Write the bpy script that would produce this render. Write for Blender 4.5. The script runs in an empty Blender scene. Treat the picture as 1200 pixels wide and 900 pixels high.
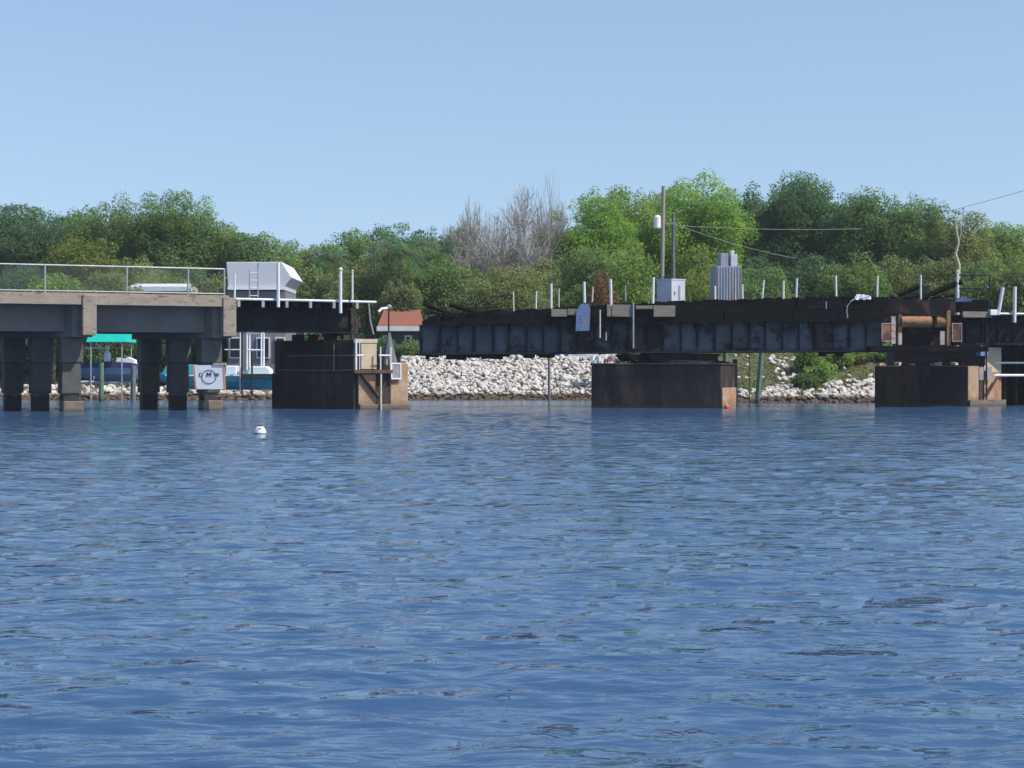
import bpy, math, random
import numpy as np
from mathutils import Vector, Matrix
R = math.radians
random.seed(7)
rng = np.random.default_rng(11)
scene = bpy.context.scene
# ------------------------------------------------------------------ camera, sky, sun, exposure
F = 2239.0; HC = 1.4; YH = 435.0          # focal length in photo pixels, eye height, horizon row
cam_d = bpy.data.cameras.new('camera'); cam = bpy.data.objects.new('camera', cam_d)
scene.collection.objects.link(cam)
cam.location = (0, 0, HC); cam.rotation_euler = (R(90), 0, 0)
cam_d.sensor_width = 36.0; cam_d.lens = 36.0 * F / 1200.0
cam_d.shift_y = -(450 - YH) / 1200.0
cam_d.clip_start = 0.1; cam_d.clip_end = 6000
scene.camera = cam
SUN_EL = 50.0; SUN_V = Vector((0.93, -0.37)).normalized()
w = bpy.data.worlds.new('World'); scene.world = w; w.use_nodes = True
nt = w.node_tree; bg = nt.nodes['Background']
sky = nt.nodes.new('ShaderNodeTexSky'); sky.sky_type = 'NISHITA'; sky.sun_disc = False
sky.sun_elevation = R(SUN_EL); sky.sun_rotation = math.atan2(SUN_V.x, SUN_V.y)
sky.air_density = 1.0; sky.dust_density = 0.3; sky.ozone_density = 4.0; sky.altitude = 0
tint = nt.nodes.new('ShaderNodeMix'); tint.data_type = 'RGBA'; tint.blend_type = 'MULTIPLY'; tint.inputs[0].default_value = 1.0
tint.inputs[7].default_value = (0.985, 0.895, 0.835, 1)
stc = nt.nodes.new('ShaderNodeTexCoord'); smp = nt.nodes.new('ShaderNodeMapping')      # flatter brightening towards the horizon
smp.inputs['Scale'].default_value = (1, 1, 0.6); smp.inputs['Location'].default_value = (0, 0, 0.105)
nt.links.new(stc.outputs['Generated'], smp.inputs[0]); nt.links.new(smp.outputs[0], sky.inputs[0])
nt.links.new(sky.outputs[0], tint.inputs[6]); nt.links.new(tint.outputs[2], bg.inputs[0]); bg.inputs[1].default_value = 0.127
sl = bpy.data.lights.new('sun', 'SUN'); sl.energy = 3.6; sl.angle = R(0.5); sl.color = (1.0, 0.95, 0.87)
so = bpy.data.objects.new('sun', sl); scene.collection.objects.link(so)
ce = math.cos(R(SUN_EL))
so.rotation_euler = Vector((SUN_V.x * ce, SUN_V.y * ce, math.sin(R(SUN_EL)))).to_track_quat('Z', 'Y').to_euler()
scene.view_settings.view_transform = 'Standard'; scene.view_settings.look = 'None'
scene.view_settings.exposure = 0.55; scene.view_settings.gamma = 1.0

# ------------------------------------------------------------------ helpers
COL = scene.collection
def at(px, py, Y): return Vector(((px - 600) / F * Y, Y, HC + (YH - py) / F * Y))
def zz(py, Y): return HC + (YH - py) / F * Y

class MB:
    def __init__(s): s.v = []; s.f = []
    def add(s, vs, fs):
        n = len(s.v); s.v += [tuple(v) for v in vs]; s.f += [tuple(i + n for i in f) for f in fs]; return s
    def box(s, x0, x1, y0, y1, z0, z1, rz=0, tilt=0, jit=0):
        c = Vector(((x0+x1)/2, (y0+y1)/2, (z0+z1)/2)); h = Vector((abs(x1-x0)/2, abs(y1-y0)/2, abs(z1-z0)/2))
        m = Matrix.Rotation(rz, 3, 'Z') @ Matrix.Rotation(tilt, 3, 'Y')
        vs = []
        for dz in (-1, 1):
            for dx, dy in ((-1,-1),(1,-1),(1,1),(-1,1)):
                vs.append(c + m @ Vector((dx*h.x + random.uniform(-jit,jit), dy*h.y + random.uniform(-jit,jit), dz*h.z + random.uniform(-jit,jit))))
        return s.add(vs, [(3,2,1,0),(4,5,6,7),(0,1,5,4),(1,2,6,5),(2,3,7,6),(3,0,4,7)])
    def prism(s, pts, z0, z1, top_scale=1.0):          # horizontal polygon (ccw) extruded in z
        n = len(pts); cx = sum(p[0] for p in pts)/n; cy = sum(p[1] for p in pts)/n
        vs = [(p[0], p[1], z0) for p in pts] + [(cx+(p[0]-cx)*top_scale, cy+(p[1]-cy)*top_scale, z1) for p in pts]
        return s.add(vs, [tuple(range(n-1,-1,-1)), tuple(range(n, 2*n))] + [(i,(i+1)%n,(i+1)%n+n,i+n) for i in range(n)])
    def xz(s, pts, y0, y1):                             # polygon in the xz plane extruded in y
        n = len(pts)
        vs = [(p[0], y0, p[1]) for p in pts] + [(p[0], y1, p[1]) for p in pts]
        return s.add(vs, [tuple(range(n)), tuple(range(2*n-1, n-1, -1))] + [(i+n,(i+1)%n+n,(i+1)%n,i) for i in range(n)])
    def tube(s, pts, r, n=8, r1=None, cap=True):
        pts = [Vector(p) for p in pts]; m = len(pts); base = len(s.v); up = None
        for i, p in enumerate(pts):
            d = (pts[min(i+1,m-1)] - pts[max(i-1,0)]).normalized()
            a = Vector((0,0,1)) if abs(d.z) < 0.9 else Vector((1,0,0))
            u = d.cross(a).normalized(); v = d.cross(u)
            rr = r if r1 is None else r + (r1-r)*i/(m-1)
            for k in range(n):
                t = 2*math.pi*k/n; q = p + (u*math.cos(t)+v*math.sin(t))*rr; s.v.append(tuple(q))
        for i in range(m-1):
            for k in range(n):
                a = base+i*n+k; b = base+i*n+(k+1)%n; s.f.append((a,b,b+n,a+n))
        if cap:
            s.f.append(tuple(base+k for k in range(n-1,-1,-1))); s.f.append(tuple(base+(m-1)*n+k for k in range(n)))
        return s
    def lathe(s, prof, c=(0,0,0), n=16):
        base = len(s.v); m = len(prof)
        for r, z in prof:
            for k in range(n):
                t = 2*math.pi*k/n; s.v.append((c[0]+r*math.cos(t), c[1]+r*math.sin(t), c[2]+z))
        for i in range(m-1):
            for k in range(n):
                a = base+i*n+k; b = base+i*n+(k+1)%n; s.f.append((a,b,b+n,a+n))
        s.f.append(tuple(base+k for k in range(n-1,-1,-1))); s.f.append(tuple(base+(m-1)*n+k for k in range(n)))
        return s

def setp(o, label=None, cat=None, group=None, kind=None):
    if label: o['label'] = label
    if cat: o['category'] = cat
    if group: o['group'] = group
    if kind: o['kind'] = kind
    return o
def mesh_obj(name, mb, mat, parent=None, loc=(0,0,0), rz=0, smooth=False, bevel=0):
    me = bpy.data.meshes.new(name); me.from_pydata(mb.v, [], mb.f); me.update()
    if mat: me.materials.append(mat)
    if smooth:
        for p in me.polygons: p.use_smooth = True
    o = bpy.data.objects.new(name, me); COL.objects.link(o)
    o.location = loc; o.rotation_euler = (0, 0, rz)
    if parent: o.parent = parent
    if bevel:
        b = o.modifiers.new('bevel', 'BEVEL'); b.width = bevel; b.segments = 2; b.limit_method = 'ANGLE'
    return o
def thing(name, label, cat, loc=(0,0,0), rz=0, group=None):
    o = bpy.data.objects.new(name, None); COL.objects.link(o); o.empty_display_size = 0.2
    o.location = loc; o.rotation_euler = (0, 0, rz)
    return setp(o, label, cat, group)
def dup(root, loc, rz=None, label=None, scale=None):
    r = root.copy(); COL.objects.link(r); r.location = loc
    if rz is not None: r.rotation_euler = (0, 0, rz)
    if label: r['label'] = label
    if scale: r.scale = scale
    for ch in list(root.children):
        c = ch.copy(); COL.objects.link(c); c.parent = r
    return r

def mat(name, c1, c2=None, scale=3.0, rough=0.8, c3=None, scale3=0.8, thr3=(0.55, 0.62), metal=0.0, bump=0.0, bscale=25.0,
        stretch=(1,1,1), zband=None, spec=None, contrast=(0.3, 0.7)):
    """two-tone noise, an optional third colour in patches (rust, stain), an optional tidal band below a height"""
    m = bpy.data.materials.new(name); m.use_nodes = True; nt = m.node_tree; N = nt.nodes; L = nt.links
    b = N['Principled BSDF']; b.inputs['Roughness'].default_value = rough; b.inputs['Metallic'].default_value = metal
    if spec is not None: b.inputs['Specular IOR Level'].default_value = spec
    tc = N.new('ShaderNodeTexCoord'); mp = N.new('ShaderNodeMapping'); mp.inputs['Scale'].default_value = stretch
    L.new(tc.outputs['Object'], mp.inputs[0])
    def noise(s, det=6, rg=0.6):
        n = N.new('ShaderNodeTexNoise'); n.inputs['Scale'].default_value = s; n.inputs['Detail'].default_value = det
        n.inputs['Roughness'].default_value = rg; L.new(mp.outputs[0], n.inputs['Vector']); return n
    def ramp(src, a, bb):
        r = N.new('ShaderNodeMapRange'); r.inputs['From Min'].default_value = a; r.inputs['From Max'].default_value = bb
        L.new(src, r.inputs['Value']); return r.outputs['Result']
    def mix(f, a, bb):
        x = N.new('ShaderNodeMix'); x.data_type = 'RGBA'
        L.new(f, x.inputs['Factor'])
        for v, sck in ((a, x.inputs[6]), (bb, x.inputs[7])):
            if isinstance(v, tuple): sck.default_value = (*v, 1)
            else: L.new(v, sck)
        return x.outputs[2]
    n1 = noise(scale)
    col = mix(ramp(n1.outputs['Fac'], *contrast), c1, c2 or c1)
    if c3:
        n3 = noise(scale3, 8, 0.7); col = mix(ramp(n3.outputs['Fac'], *thr3), col, c3)
    if zband:                                  # real tidal growth: (height, softness, colour)
        ge = N.new('ShaderNodeNewGeometry'); sx = N.new('ShaderNodeSeparateXYZ'); L.new(ge.outputs['Position'], sx.inputs[0])
        ad = N.new('ShaderNodeMath'); ad.operation = 'MULTIPLY_ADD'; ad.inputs[1].default_value = 0.35
        L.new(n1.outputs['Fac'], ad.inputs[0]); L.new(sx.outputs['Z'], ad.inputs[2])
        col = mix(ramp(ad.outputs[0], zband[0]+0.17+zband[1], zband[0]+0.17-zband[1]), col, zband[2])
    L.new(col, b.inputs['Base Color'])
    if bump:
        nb = noise(bscale, 4); bp = N.new('ShaderNodeBump'); bp.inputs['Strength'].default_value = 0.6; bp.inputs['Distance'].default_value = bump
        L.new(nb.outputs['Fac'], bp.inputs['Height']); L.new(bp.outputs[0], b.inputs['Normal'])
    return m

TIDE = (0.045, 0.04, 0.03)
M = {}
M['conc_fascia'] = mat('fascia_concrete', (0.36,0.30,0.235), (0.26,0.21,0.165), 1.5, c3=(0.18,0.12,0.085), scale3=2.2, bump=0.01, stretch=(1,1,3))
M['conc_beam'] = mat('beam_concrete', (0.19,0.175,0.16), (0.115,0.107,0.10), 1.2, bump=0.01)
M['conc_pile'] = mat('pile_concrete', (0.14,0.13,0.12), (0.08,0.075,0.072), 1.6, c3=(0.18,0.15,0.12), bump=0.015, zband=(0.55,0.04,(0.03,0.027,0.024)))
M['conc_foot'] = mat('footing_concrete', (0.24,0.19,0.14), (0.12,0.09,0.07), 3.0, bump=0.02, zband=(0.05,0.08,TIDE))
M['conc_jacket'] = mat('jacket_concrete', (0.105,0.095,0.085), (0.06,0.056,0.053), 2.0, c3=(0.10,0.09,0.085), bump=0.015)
M['conc_pier'] = mat('pier_concrete', (0.060,0.047,0.040), (0.026,0.021,0.019), 1.3, c3=(0.17,0.10,0.065), thr3=(0.50,0.70), bump=0.02, spec=0.15, stretch=(1,1,0.35), zband=(0.10,0.08,(0.065,0.052,0.036)))  # shade and creosote of the long faces, both put into the colour
M['conc_nose'] = mat('lit_stained_nose_concrete', (0.50,0.35,0.22), (0.33,0.21,0.13), 2.0, c3=(0.36,0.12,0.045), scale3=1.1, thr3=(0.45,0.6), bump=0.02, zband=(0.25,0.12,(0.22,0.16,0.08)))  # sunlight on the pier ends put into the colour, along with rust staining
M['conc_tan'] = mat('tan_concrete', (0.62,0.50,0.34), (0.48,0.36,0.23), 2.5, c3=(0.30,0.18,0.10), thr3=(0.62,0.7), bump=0.01)
M['char'] = mat('charred_timber', (0.005,0.005,0.006), (0.013,0.012,0.012), 3.0, rough=1.0, spec=0.05, c3=(0.045,0.034,0.029), thr3=(0.57,0.75), bump=0.02, stretch=(1,3,3))
M['grey_wood'] = mat('weathered_timber', (0.27,0.235,0.185), (0.15,0.13,0.10), 3.0, c3=(0.04,0.035,0.032), scale3=2.5, thr3=(0.6,0.7), bump=0.01, stretch=(0.6,2,3))
M['girder'] = mat('girder_paint', (0.125,0.140,0.160), (0.058,0.066,0.078), 0.9, rough=0.6, c3=(0.018,0.014,0.013), scale3=0.55, thr3=(0.49,0.56), bump=0.004, spec=0.2)
M['girder_dark'] = mat('girder_soot', (0.020,0.024,0.033), (0.011,0.012,0.016), 1.5, rough=0.75, c3=(0.045,0.033,0.028), thr3=(0.6,0.7), spec=0.2)
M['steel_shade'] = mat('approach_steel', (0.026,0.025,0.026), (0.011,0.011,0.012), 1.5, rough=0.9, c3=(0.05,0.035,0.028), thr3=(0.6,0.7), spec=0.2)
M['rust'] = mat('rusted_steel', (0.17,0.075,0.045), (0.07,0.038,0.03), 5.0, rough=0.9, c3=(0.30,0.15,0.08), bump=0.01)
M['rust_dark'] = mat('dark_rusted_steel', (0.075,0.045,0.038), (0.03,0.022,0.022), 4.0, rough=0.9, c3=(0.12,0.055,0.035), thr3=(0.6,0.7))
M['burnt_rust'] = mat('burnt_rusty_steel', (0.022,0.018,0.018), (0.012,0.010,0.010), 3.0, rough=0.95, spec=0.1, c3=(0.09,0.045,0.035), scale3=1.4, thr3=(0.52,0.62))
M['orange_rust'] = mat('orange_rust', (0.42,0.22,0.10), (0.27,0.13,0.06), 4.0, rough=0.9, c3=(0.12,0.06,0.04), thr3=(0.52,0.66), stretch=(1,1,2))
M['pale_rust'] = mat('pale_chipped_paint', (0.62,0.50,0.43), (0.42,0.30,0.24), 6.0, c3=(0.22,0.09,0.05), scale3=5)
M['white'] = mat('white_pvc', (0.78,0.78,0.76), (0.62,0.62,0.60), 4.0, rough=0.45)
M['cream'] = mat('cream_pvc', (0.66,0.62,0.48), (0.48,0.44,0.34), 4.0, rough=0.6)
M['galv'] = mat('galvanised_pipe', (0.42,0.43,0.43), (0.28,0.29,0.29), 6.0, rough=0.5, metal=0.3)
M['grey_panel'] = mat('grey_panel', (0.33,0.31,0.32), (0.22,0.20,0.20), 4.0, c3=(0.28,0.16,0.12))
M['black_steel'] = mat('black_rail', (0.015,0.017,0.02), (0.03,0.03,0.03), 5)
M['cab_white'] = mat('cabinet_white', (0.56,0.57,0.62), (0.44,0.45,0.50), 2.0, rough=0.5)
M['cab_grey'] = mat('cabinet_grey', (0.30,0.33,0.38), (0.20,0.22,0.25), 2.5, rough=0.6, c3=(0.30,0.24,0.20), scale3=1.5, stretch=(4,4,0.5))
M['sign_face'] = mat('shaded_sign_face', (0.13,0.19,0.33), (0.10,0.15,0.27), 5.0, rough=0.6)  # blue shade lying on the board is put into its colour
M['sign_ink'] = mat('faded_sign_ink', (0.12,0.15,0.24), None, 5.0)
M['board_white'] = mat('board_white', (0.86,0.86,0.86), (0.76,0.76,0.78), 2.0, rough=0.6)
M['ink'] = mat('black_ink', (0.03,0.035,0.06), None)
M['orange_edge'] = mat('orange_edge', (0.80,0.28,0.14), (0.62,0.25,0.16), 6.0)
M['teal'] = mat('teal_canvas', (0.0,0.56,0.46), (0.0,0.48,0.40), 2.0)
M['teal_hull'] = mat('teal_gelcoat', (0.08,0.45,0.50), (0.06,0.36,0.42), 2.0, rough=0.3)
M['blue_hull'] = mat('blue_grey_gelcoat', (0.16,0.24,0.36), (0.11,0.17,0.27), 2.0, rough=0.35)
M['navy'] = mat('navy_cover', (0.02,0.03,0.10), (0.035,0.05,0.14), 3.0)
M['red_roof'] = mat('terracotta_roof', (0.30,0.10,0.06), (0.20,0.075,0.05), 3.0, stretch=(6,1,1))
M['white_roof'] = mat('white_metal_roof', (0.62,0.63,0.65), (0.55,0.56,0.58), 1.0, stretch=(4,1,1))
M['house_wall'] = mat('grey_stucco', (0.20,0.20,0.22), (0.15,0.15,0.17), 2.0)
M['dark_wall'] = mat('dark_siding', (0.07,0.075,0.08), (0.05,0.05,0.055), 2.0)
M['glass'] = mat('dark_glass', (0.02,0.025,0.03), None, rough=0.1)
M['pole_wood'] = mat('pole_wood', (0.33,0.31,0.26), (0.22,0.21,0.18), 3.0, stretch=(3,3,0.4))
M['pole_grey'] = mat('pole_grey', (0.17,0.18,0.18), (0.12,0.12,0.12), 3.0)
M['green_pole'] = mat('green_pole', (0.13,0.22,0.15), (0.09,0.14,0.10), 3.0, zband=(0.2,0.1,TIDE))
M['red'] = mat('red_plastic', (0.75,0.08,0.05), None, rough=0.4)
M['blue'] = mat('blue_plastic', (0.05,0.15,0.55), (0.04,0.10,0.40), 3.0)
M['bark'] = mat('bark', (0.13,0.105,0.08), (0.07,0.055,0.045), 4.0, bump=0.02)
M['bare_bark'] = mat('bare_bark', (0.38,0.345,0.31), (0.26,0.225,0.20), 2.0)
M['rock'] = mat('limestone', (0.66,0.61,0.55), (0.45,0.41,0.37), 2.0, c3=(0.20,0.18,0.165), scale3=1.9, thr3=(0.56,0.7), bump=0.02, bscale=9, zband=(0.30,0.06,(0.09,0.06,0.035)))
M['tube'] = mat('cone_tarp', (0.16,0.17,0.19), (0.11,0.115,0.13), 3.0, c3=(0.30,0.33,0.33), thr3=(0.6,0.7))
M['wire'] = mat('cable', (0.10,0.10,0.10), None)
M['wire_pale'] = mat('pale_cable', (0.40,0.44,0.46), None)
M['seaweed'] = mat('seagrass', (0.05,0.045,0.02), (0.03,0.025,0.012), 4.0)

def leafmat(name, tint=(1,1,1)):
    m = bpy.data.materials.new(name); m.use_nodes = True; N = m.node_tree.nodes; L = m.node_tree.links
    out = N['Material Output']; N.remove(N['Principled BSDF'])
    at_ = N.new('ShaderNodeAttribute'); at_.attribute_name = 'leafcol'
    d = N.new('ShaderNodeBsdfDiffuse'); t = N.new('ShaderNodeBsdfTranslucent'); mx = N.new('ShaderNodeMixShader'); mx.inputs[0].default_value = 0.55
    L.new(at_.outputs['Color'], d.inputs[0]); L.new(at_.outputs['Color'], t.inputs[0])
    L.new(d.outputs[0], mx.inputs[1]); L.new(t.outputs[0], mx.inputs[2]); L.new(mx.outputs[0], out.inputs[0])
    return m
LEAF = leafmat('foliage')

# ------------------------------------------------------------------ water
def shore_y(x):            # world distance of the far shoreline for a given world x
    a = 93.6; b = 84.7
    t = min(max((x - 3.8) / (8.6 - 3.8), 0), 1); t = t*t*(3-2*t)
    return a + (b - a) * t
def build_water():
    ys = [4.5]
    while ys[-1] < 112: ys.append(ys[-1] * 1.0047)
    ys = np.array(ys); nc = 560
    u = np.linspace(-1, 1, nc); X = (ys[:, None] * 0.36 + 2.0) * u[None, :]; Y = np.repeat(ys[:, None], nc, 1)
    sp = np.maximum(Y * 0.0047, (Y*0.36+2)*2/nc)
    Z = np.zeros_like(X)
    for k in range(170):
        lam = 0.11 * (9.0 ** (rng.random()**1.25)); th = rng.normal(0, 0.55) + 0.10
        kx = math.sin(th) * 2*math.pi/lam; ky = math.cos(th) * 2*math.pi/lam
        amp = (0.0165 if lam > .4 else 0.0170) * lam / (2*math.pi)
        ph = rng.random()*6.28
        warp = 0.5*np.sin(X*0.31+ph)+0.5*np.sin(Y*0.23+X*0.11+ph*2)
        env = 0.75 + 0.45*np.sin(X*0.9/lam**.5*0.35+ph*3)*np.sin(Y*0.7/lam**.5*0.3+ph)
        p = kx*X + ky*Y + ph + warp
        Z += amp * env * np.exp(-(sp*1.5/lam)**2) * (np.sin(p) + 0.25*np.sin(2*p+1.3))
    n = len(ys)
    v = np.stack([X, Y, Z], 2).reshape(-1, 3)
    i = np.arange(n-1)[:, None]*nc + np.arange(nc-1)[None, :]
    f = np.stack([i, i+1, i+nc+1, i+nc], 2).reshape(-1, 4)
    base = len(v)                                   # flat outer skirt, a little lower, to every side
    S = 700
    sk = np.array([[-S,-S,-.06],[S,-S,-.06],[S,140,-.06],[-S,140,-.06]])
    v = np.vstack([v, sk]); f = np.vstack([f, [[base, base+1, base+2, base+3]]])
    me = bpy.data.meshes.new('water')
    me.vertices.add(len(v)); me.vertices.foreach_set('co', v.astype(np.float32).ravel())
    me.loops.add(f.size); me.loops.foreach_set('vertex_index', f.astype(np.int32).ravel())
    me.polygons.add(len(f)); me.polygons.foreach_set('loop_start', np.arange(0, f.size, 4, dtype=np.int32))
    me.polygons.foreach_set('use_smooth', np.ones(len(f), bool))
    me.update(); me.validate()
    m = bpy.data.materials.new('water'); m.use_nodes = True; N = m.node_tree.nodes; L = m.node_tree.links
    b = N['Principled BSDF']; b.inputs['IOR'].default_value = 1.333
    b.inputs['Base Color'].default_value = (0.036, 0.084, 0.168, 1)
    tc = N.new('ShaderNodeNewGeometry')
    sy = N.new('ShaderNodeSeparateXYZ'); L.new(tc.outputs['Position'], sy.inputs[0])     # ripples too fine to resolve far out
    mr = N.new('ShaderNodeMapRange'); mr.inputs['From Min'].default_value = 10; mr.inputs['From Max'].default_value = 75
    mr.inputs['To Min'].default_value = 0.05; mr.inputs['To Max'].default_value = 0.13
    L.new(sy.outputs['Y'], mr.inputs['Value']); L.new(mr.outputs[0], b.inputs['Roughness'])
    h = None
    for sc, st, wgt in ((1.0, (0.25, 0.7, 1), 0.07), (1.0, (0.8, 2.0, 1), 0.075), (1.0, (2.4, 6, 1), 0.026), (1.0, (7, 18, 1), 0.004)):
        mp = N.new('ShaderNodeMapping'); mp.inputs['Scale'].default_value = st; mp.inputs['Rotation'].default_value = (0, 0, 0.1)
        L.new(tc.outputs['Position'], mp.inputs[0])
        no = N.new('ShaderNodeTexNoise'); no.inputs['Scale'].default_value = sc; no.inputs['Detail'].default_value = 3
        L.new(mp.outputs[0], no.inputs['Vector'])
        mu = N.new('ShaderNodeMath'); mu.operation = 'MULTIPLY_ADD'; mu.inputs[1].default_value = wgt
        L.new(no.outputs['Fac'], mu.inputs[0])
        if h: L.new(h, mu.inputs[2])
        else: mu.inputs[2].default_value = 0
        h = mu.outputs[0]
    bp = N.new('ShaderNodeBump'); bp.inputs['Distance'].default_value = 1.0; bp.inputs['Strength'].default_value = 1.0
    L.new(h, bp.inputs['Height']); L.new(bp.outputs[0], b.inputs['Normal'])
    me.materials.append(m)
    o = bpy.data.objects.new('water', me); COL.objects.link(o); setp(o, kind='structure'); return o
build_water()

# ------------------------------------------------------------------ ground (bank and land behind)
def bank_z(x, y):
    d = y - shore_y(x)
    px = x / max(y, 1) * F + 600
    def s(t): t = min(max(t, 0), 1); return t*t*(3-2*t)
    if d < 0: return -1.2 + 1.2*s((d+4)/4) - 0.05
    mid = s((px-425)/50)
    low = 0.55*min(d/1.4, 1) + 1.4*s((d-5)/6)
    hi = 2.05*min(d/2.6, 1)**0.9
    right = s((px-720)/120)
    hr = 2.3*min(d/4.6, 1)**0.8
    hi = hi*(1-right) + hr*right
    return low*(1-mid) + hi*mid
def build_ground():
    xs = np.concatenate([[-700,-300,-120,-70], np.arange(-50, 50.1, 0.5), [70,120,300,700]])
    ys = np.concatenate([np.arange(78, 106, 0.5), [110,116,125,140,180,300,700,1500]])
    v = [(x, y, bank_z(x, y) + (random.uniform(-.05,.05) if y < 106 else 0)) for y in ys for x in xs]
    nc = len(xs)
    f = [(j*nc+i, j*nc+i+1, (j+1)*nc+i+1, (j+1)*nc+i) for j in range(len(ys)-1) for i in range(nc-1)]
    mb = MB(); mb.v = v; mb.f = f
    m = mat('bank_soil', (0.13,0.11,0.07), (0.08,0.085,0.04), 0.9, c3=(0.20,0.17,0.12), scale3=0.7, bump=0.03, bscale=6, zband=(0.2,0.1,(0.07,0.05,0.03)))
    return setp(mesh_obj('ground', mb, m, smooth=True), kind='structure')
build_ground()

# ------------------------------------------------------------------ numpy mesh of many small faces
def cards_mesh(name, cen, nor, size, col, asp=1.0):
    n = len(cen)
    a = rng.normal(size=(n,3)); nor = nor/np.linalg.norm(nor,axis=1,keepdims=True)
    u = np.cross(nor, a); u /= np.linalg.norm(u,axis=1,keepdims=True)+1e-9; v = np.cross(nor, u)
    s = size[:,None]
    bend = nor*s*0.25
    q = np.stack([cen-u*s*asp-bend*.4, cen-v*s*0.55, cen+u*s*asp-bend*.4, cen+v*s*0.55], 1).reshape(-1,3)
    me = bpy.data.meshes.new(name)
    me.vertices.add(len(q)); me.vertices.foreach_set('co', q.astype(np.float32).ravel())
    me.loops.add(n*4); me.loops.foreach_set('vertex_index', np.arange(n*4, dtype=np.int32))
    me.polygons.add(n); me.polygons.foreach_set('loop_start', np.arange(0, n*4, 4, dtype=np.int32))
    me.update()
    ca = me.color_attributes.new('leafcol', 'FLOAT_COLOR', 'POINT')
    c4 = np.ones((n*4, 4), np.float32); c4[:, :3] = np.repeat(col, 4, 0); ca.data.foreach_set('color', c4.ravel())
    me.materials.append(LEAF)
    return me
def crown_mesh(name, W, H, D, base, col, seed, nl=30, leaf=0.075, dens=1.15, lobe=(0.16, 0.31), flat=0.85, droop=0.0, col2=None):
    """crown W wide, H high, D deep whose underside is at local z=base"""
    g = np.random.default_rng(seed); cs, ns, ss, cc = [], [], [], []; nl = int(nl*1.55)
    col = np.array(col); col2 = np.array(col2) if col2 is not None else col*np.array([1.3,1.22,0.95])
    nx = int(nl*0.55)                    # small outlying sprays that break the outline
    for i in range(nl+nx):
        for _ in range(30):
            p = g.uniform(-1,1,3)
            if 0.25 < np.linalg.norm(p) < 1: break
        p = p/np.linalg.norm(p)*(0.35+0.5*g.random()**0.5) if i > nl*0.25 else p*0.5
        r = (lobe[0] + (lobe[1]-lobe[0])*g.random())
        if i >= nl: p = p/np.linalg.norm(p)*(0.72+0.17*g.random()); p[2] = abs(p[2]) if g.random() < .7 else p[2]; r = 0.08+0.07*g.random()
        lc = np.array([p[0]*(1-r)*W/2*1.15, p[1]*(1-r)*D/2*1.15, base + H/2 + p[2]*(1-r*0.8)*H/2*1.1])
        rad = np.array([W/2*r*1.25, D/2*r*1.25, H/2*r*1.25*flat]); rad = np.maximum(rad, 0.45 if i < nl else 0.2)
        area = 4*math.pi*((rad[0]*rad[1]+rad[1]*rad[2]+rad[0]*rad[2])/3)
        n = int(dens*area/(leaf*leaf*1.1)*0.62) + 30
        d = g.normal(size=(n,3)); d /= np.linalg.norm(d,axis=1,keepdims=True)
        fr = 1 + 0.16*np.sin(d[:,0]*5+i)*np.sin(d[:,1]*6+i*2)+0.14*np.sin(d[:,2]*7+i*1.7)
        rr = fr*np.where(g.random(n) < 0.8, 0.80+0.25*g.random(n), 0.3+0.6*g.random(n))
        stray = g.random(n) < 0.03; rr[stray] *= 1.0+0.3*g.random(stray.sum())
        c = lc + d*rr[:,None]*rad
        if droop: c[:,2] -= droop*g.random(n)*np.linalg.norm(d[:,:2],axis=1)
        keep = c[:,2] > base - 0.4
        c = c[keep]; d = d[keep]; n = len(c)
        k = g.random(); lcol = col*(1-k) + col2*k; lcol = lcol*(0.75+0.5*g.random())
        cs.append(c); ns.append(d*0.7 + g.normal(size=(n,3))*0.95 + np.array([0,0,0.45])); ss.append(leaf*(0.5+1.0*g.random(n)**1.5)*(1.0 if i < nl else 0.85))
        cc.append(np.clip(lcol[None,:]*(0.78+0.44*g.random((n,1))), 0, 1))
    P = np.vstack(cs); lo = np.percentile(P, 1.0, 0); hi = np.percentile(P, 99.4, 0)      # fill the intended width and height
    P[:, 0] = (P[:, 0]-(lo[0]+hi[0])/2)*W/(hi[0]-lo[0]); P[:, 2] = base + (P[:, 2]-base)*H/(np.percentile(P[:, 2], 99.93)-base)
    return cards_mesh(name, P, np.vstack(ns), np.concatenate(ss), np.vstack(cc), 0.9)
def trunk_mb(h, r, seed, spread=1.0, top=0.62):
    rr = random.Random(seed); mb = MB()
    pts = [(0,0,-0.3)]; x = y = 0
    for i in range(1,5):
        x += rr.uniform(-.12,.12)*h/5; y += rr.uniform(-.12,.12)*h/5; pts.append((x, y, h*top*i/4))
    mb.tube(pts, r, 8, r*0.35)
    for k in range(6):
        t = rr.uniform(0.35, 0.95); i = min(int(t*4), 3); p = Vector(pts[i]).lerp(Vector(pts[i+1]), t*4-i)
        a = rr.uniform(0, 6.28); L_ = h*rr.uniform(0.12,0.24)*spread
        q = p + Vector((math.cos(a)*L_*.6, math.sin(a)*L_*.6, L_*.6)); q2 = p.lerp(q,.5)+Vector((0,0,-.1*L_))
        mb.tube([p, q2, q], r*0.4, 6, r*0.1)
    return mb

def tree(name, label, px, top, wpx, Y, col, seed, bot=None, zg=2.0, group='trees along the far bank', cat='tree', **kw):
    """px centre column, top row, crown width in photo pixels at distance Y"""
    x = (px-600)/F*Y; ztop = zz(top, Y) - zg; W = wpx/F*Y
    base = (zz(bot, Y) - zg) if bot is not None else ztop*0.22
    root = thing(name, label, cat, (x, Y, zg), 0, group)
    mesh_obj('trunk', trunk_mb(max(ztop,1.0), 0.05+0.022*ztop, seed), M['bark'], root, smooth=True)
    H = ztop - base
    me = crown_mesh('crown', W, H, W*0.8, base, col, seed, **kw)
    c = bpy.data.objects.new('crown', me); COL.objects.link(c); c.parent = root
    return root

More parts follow.
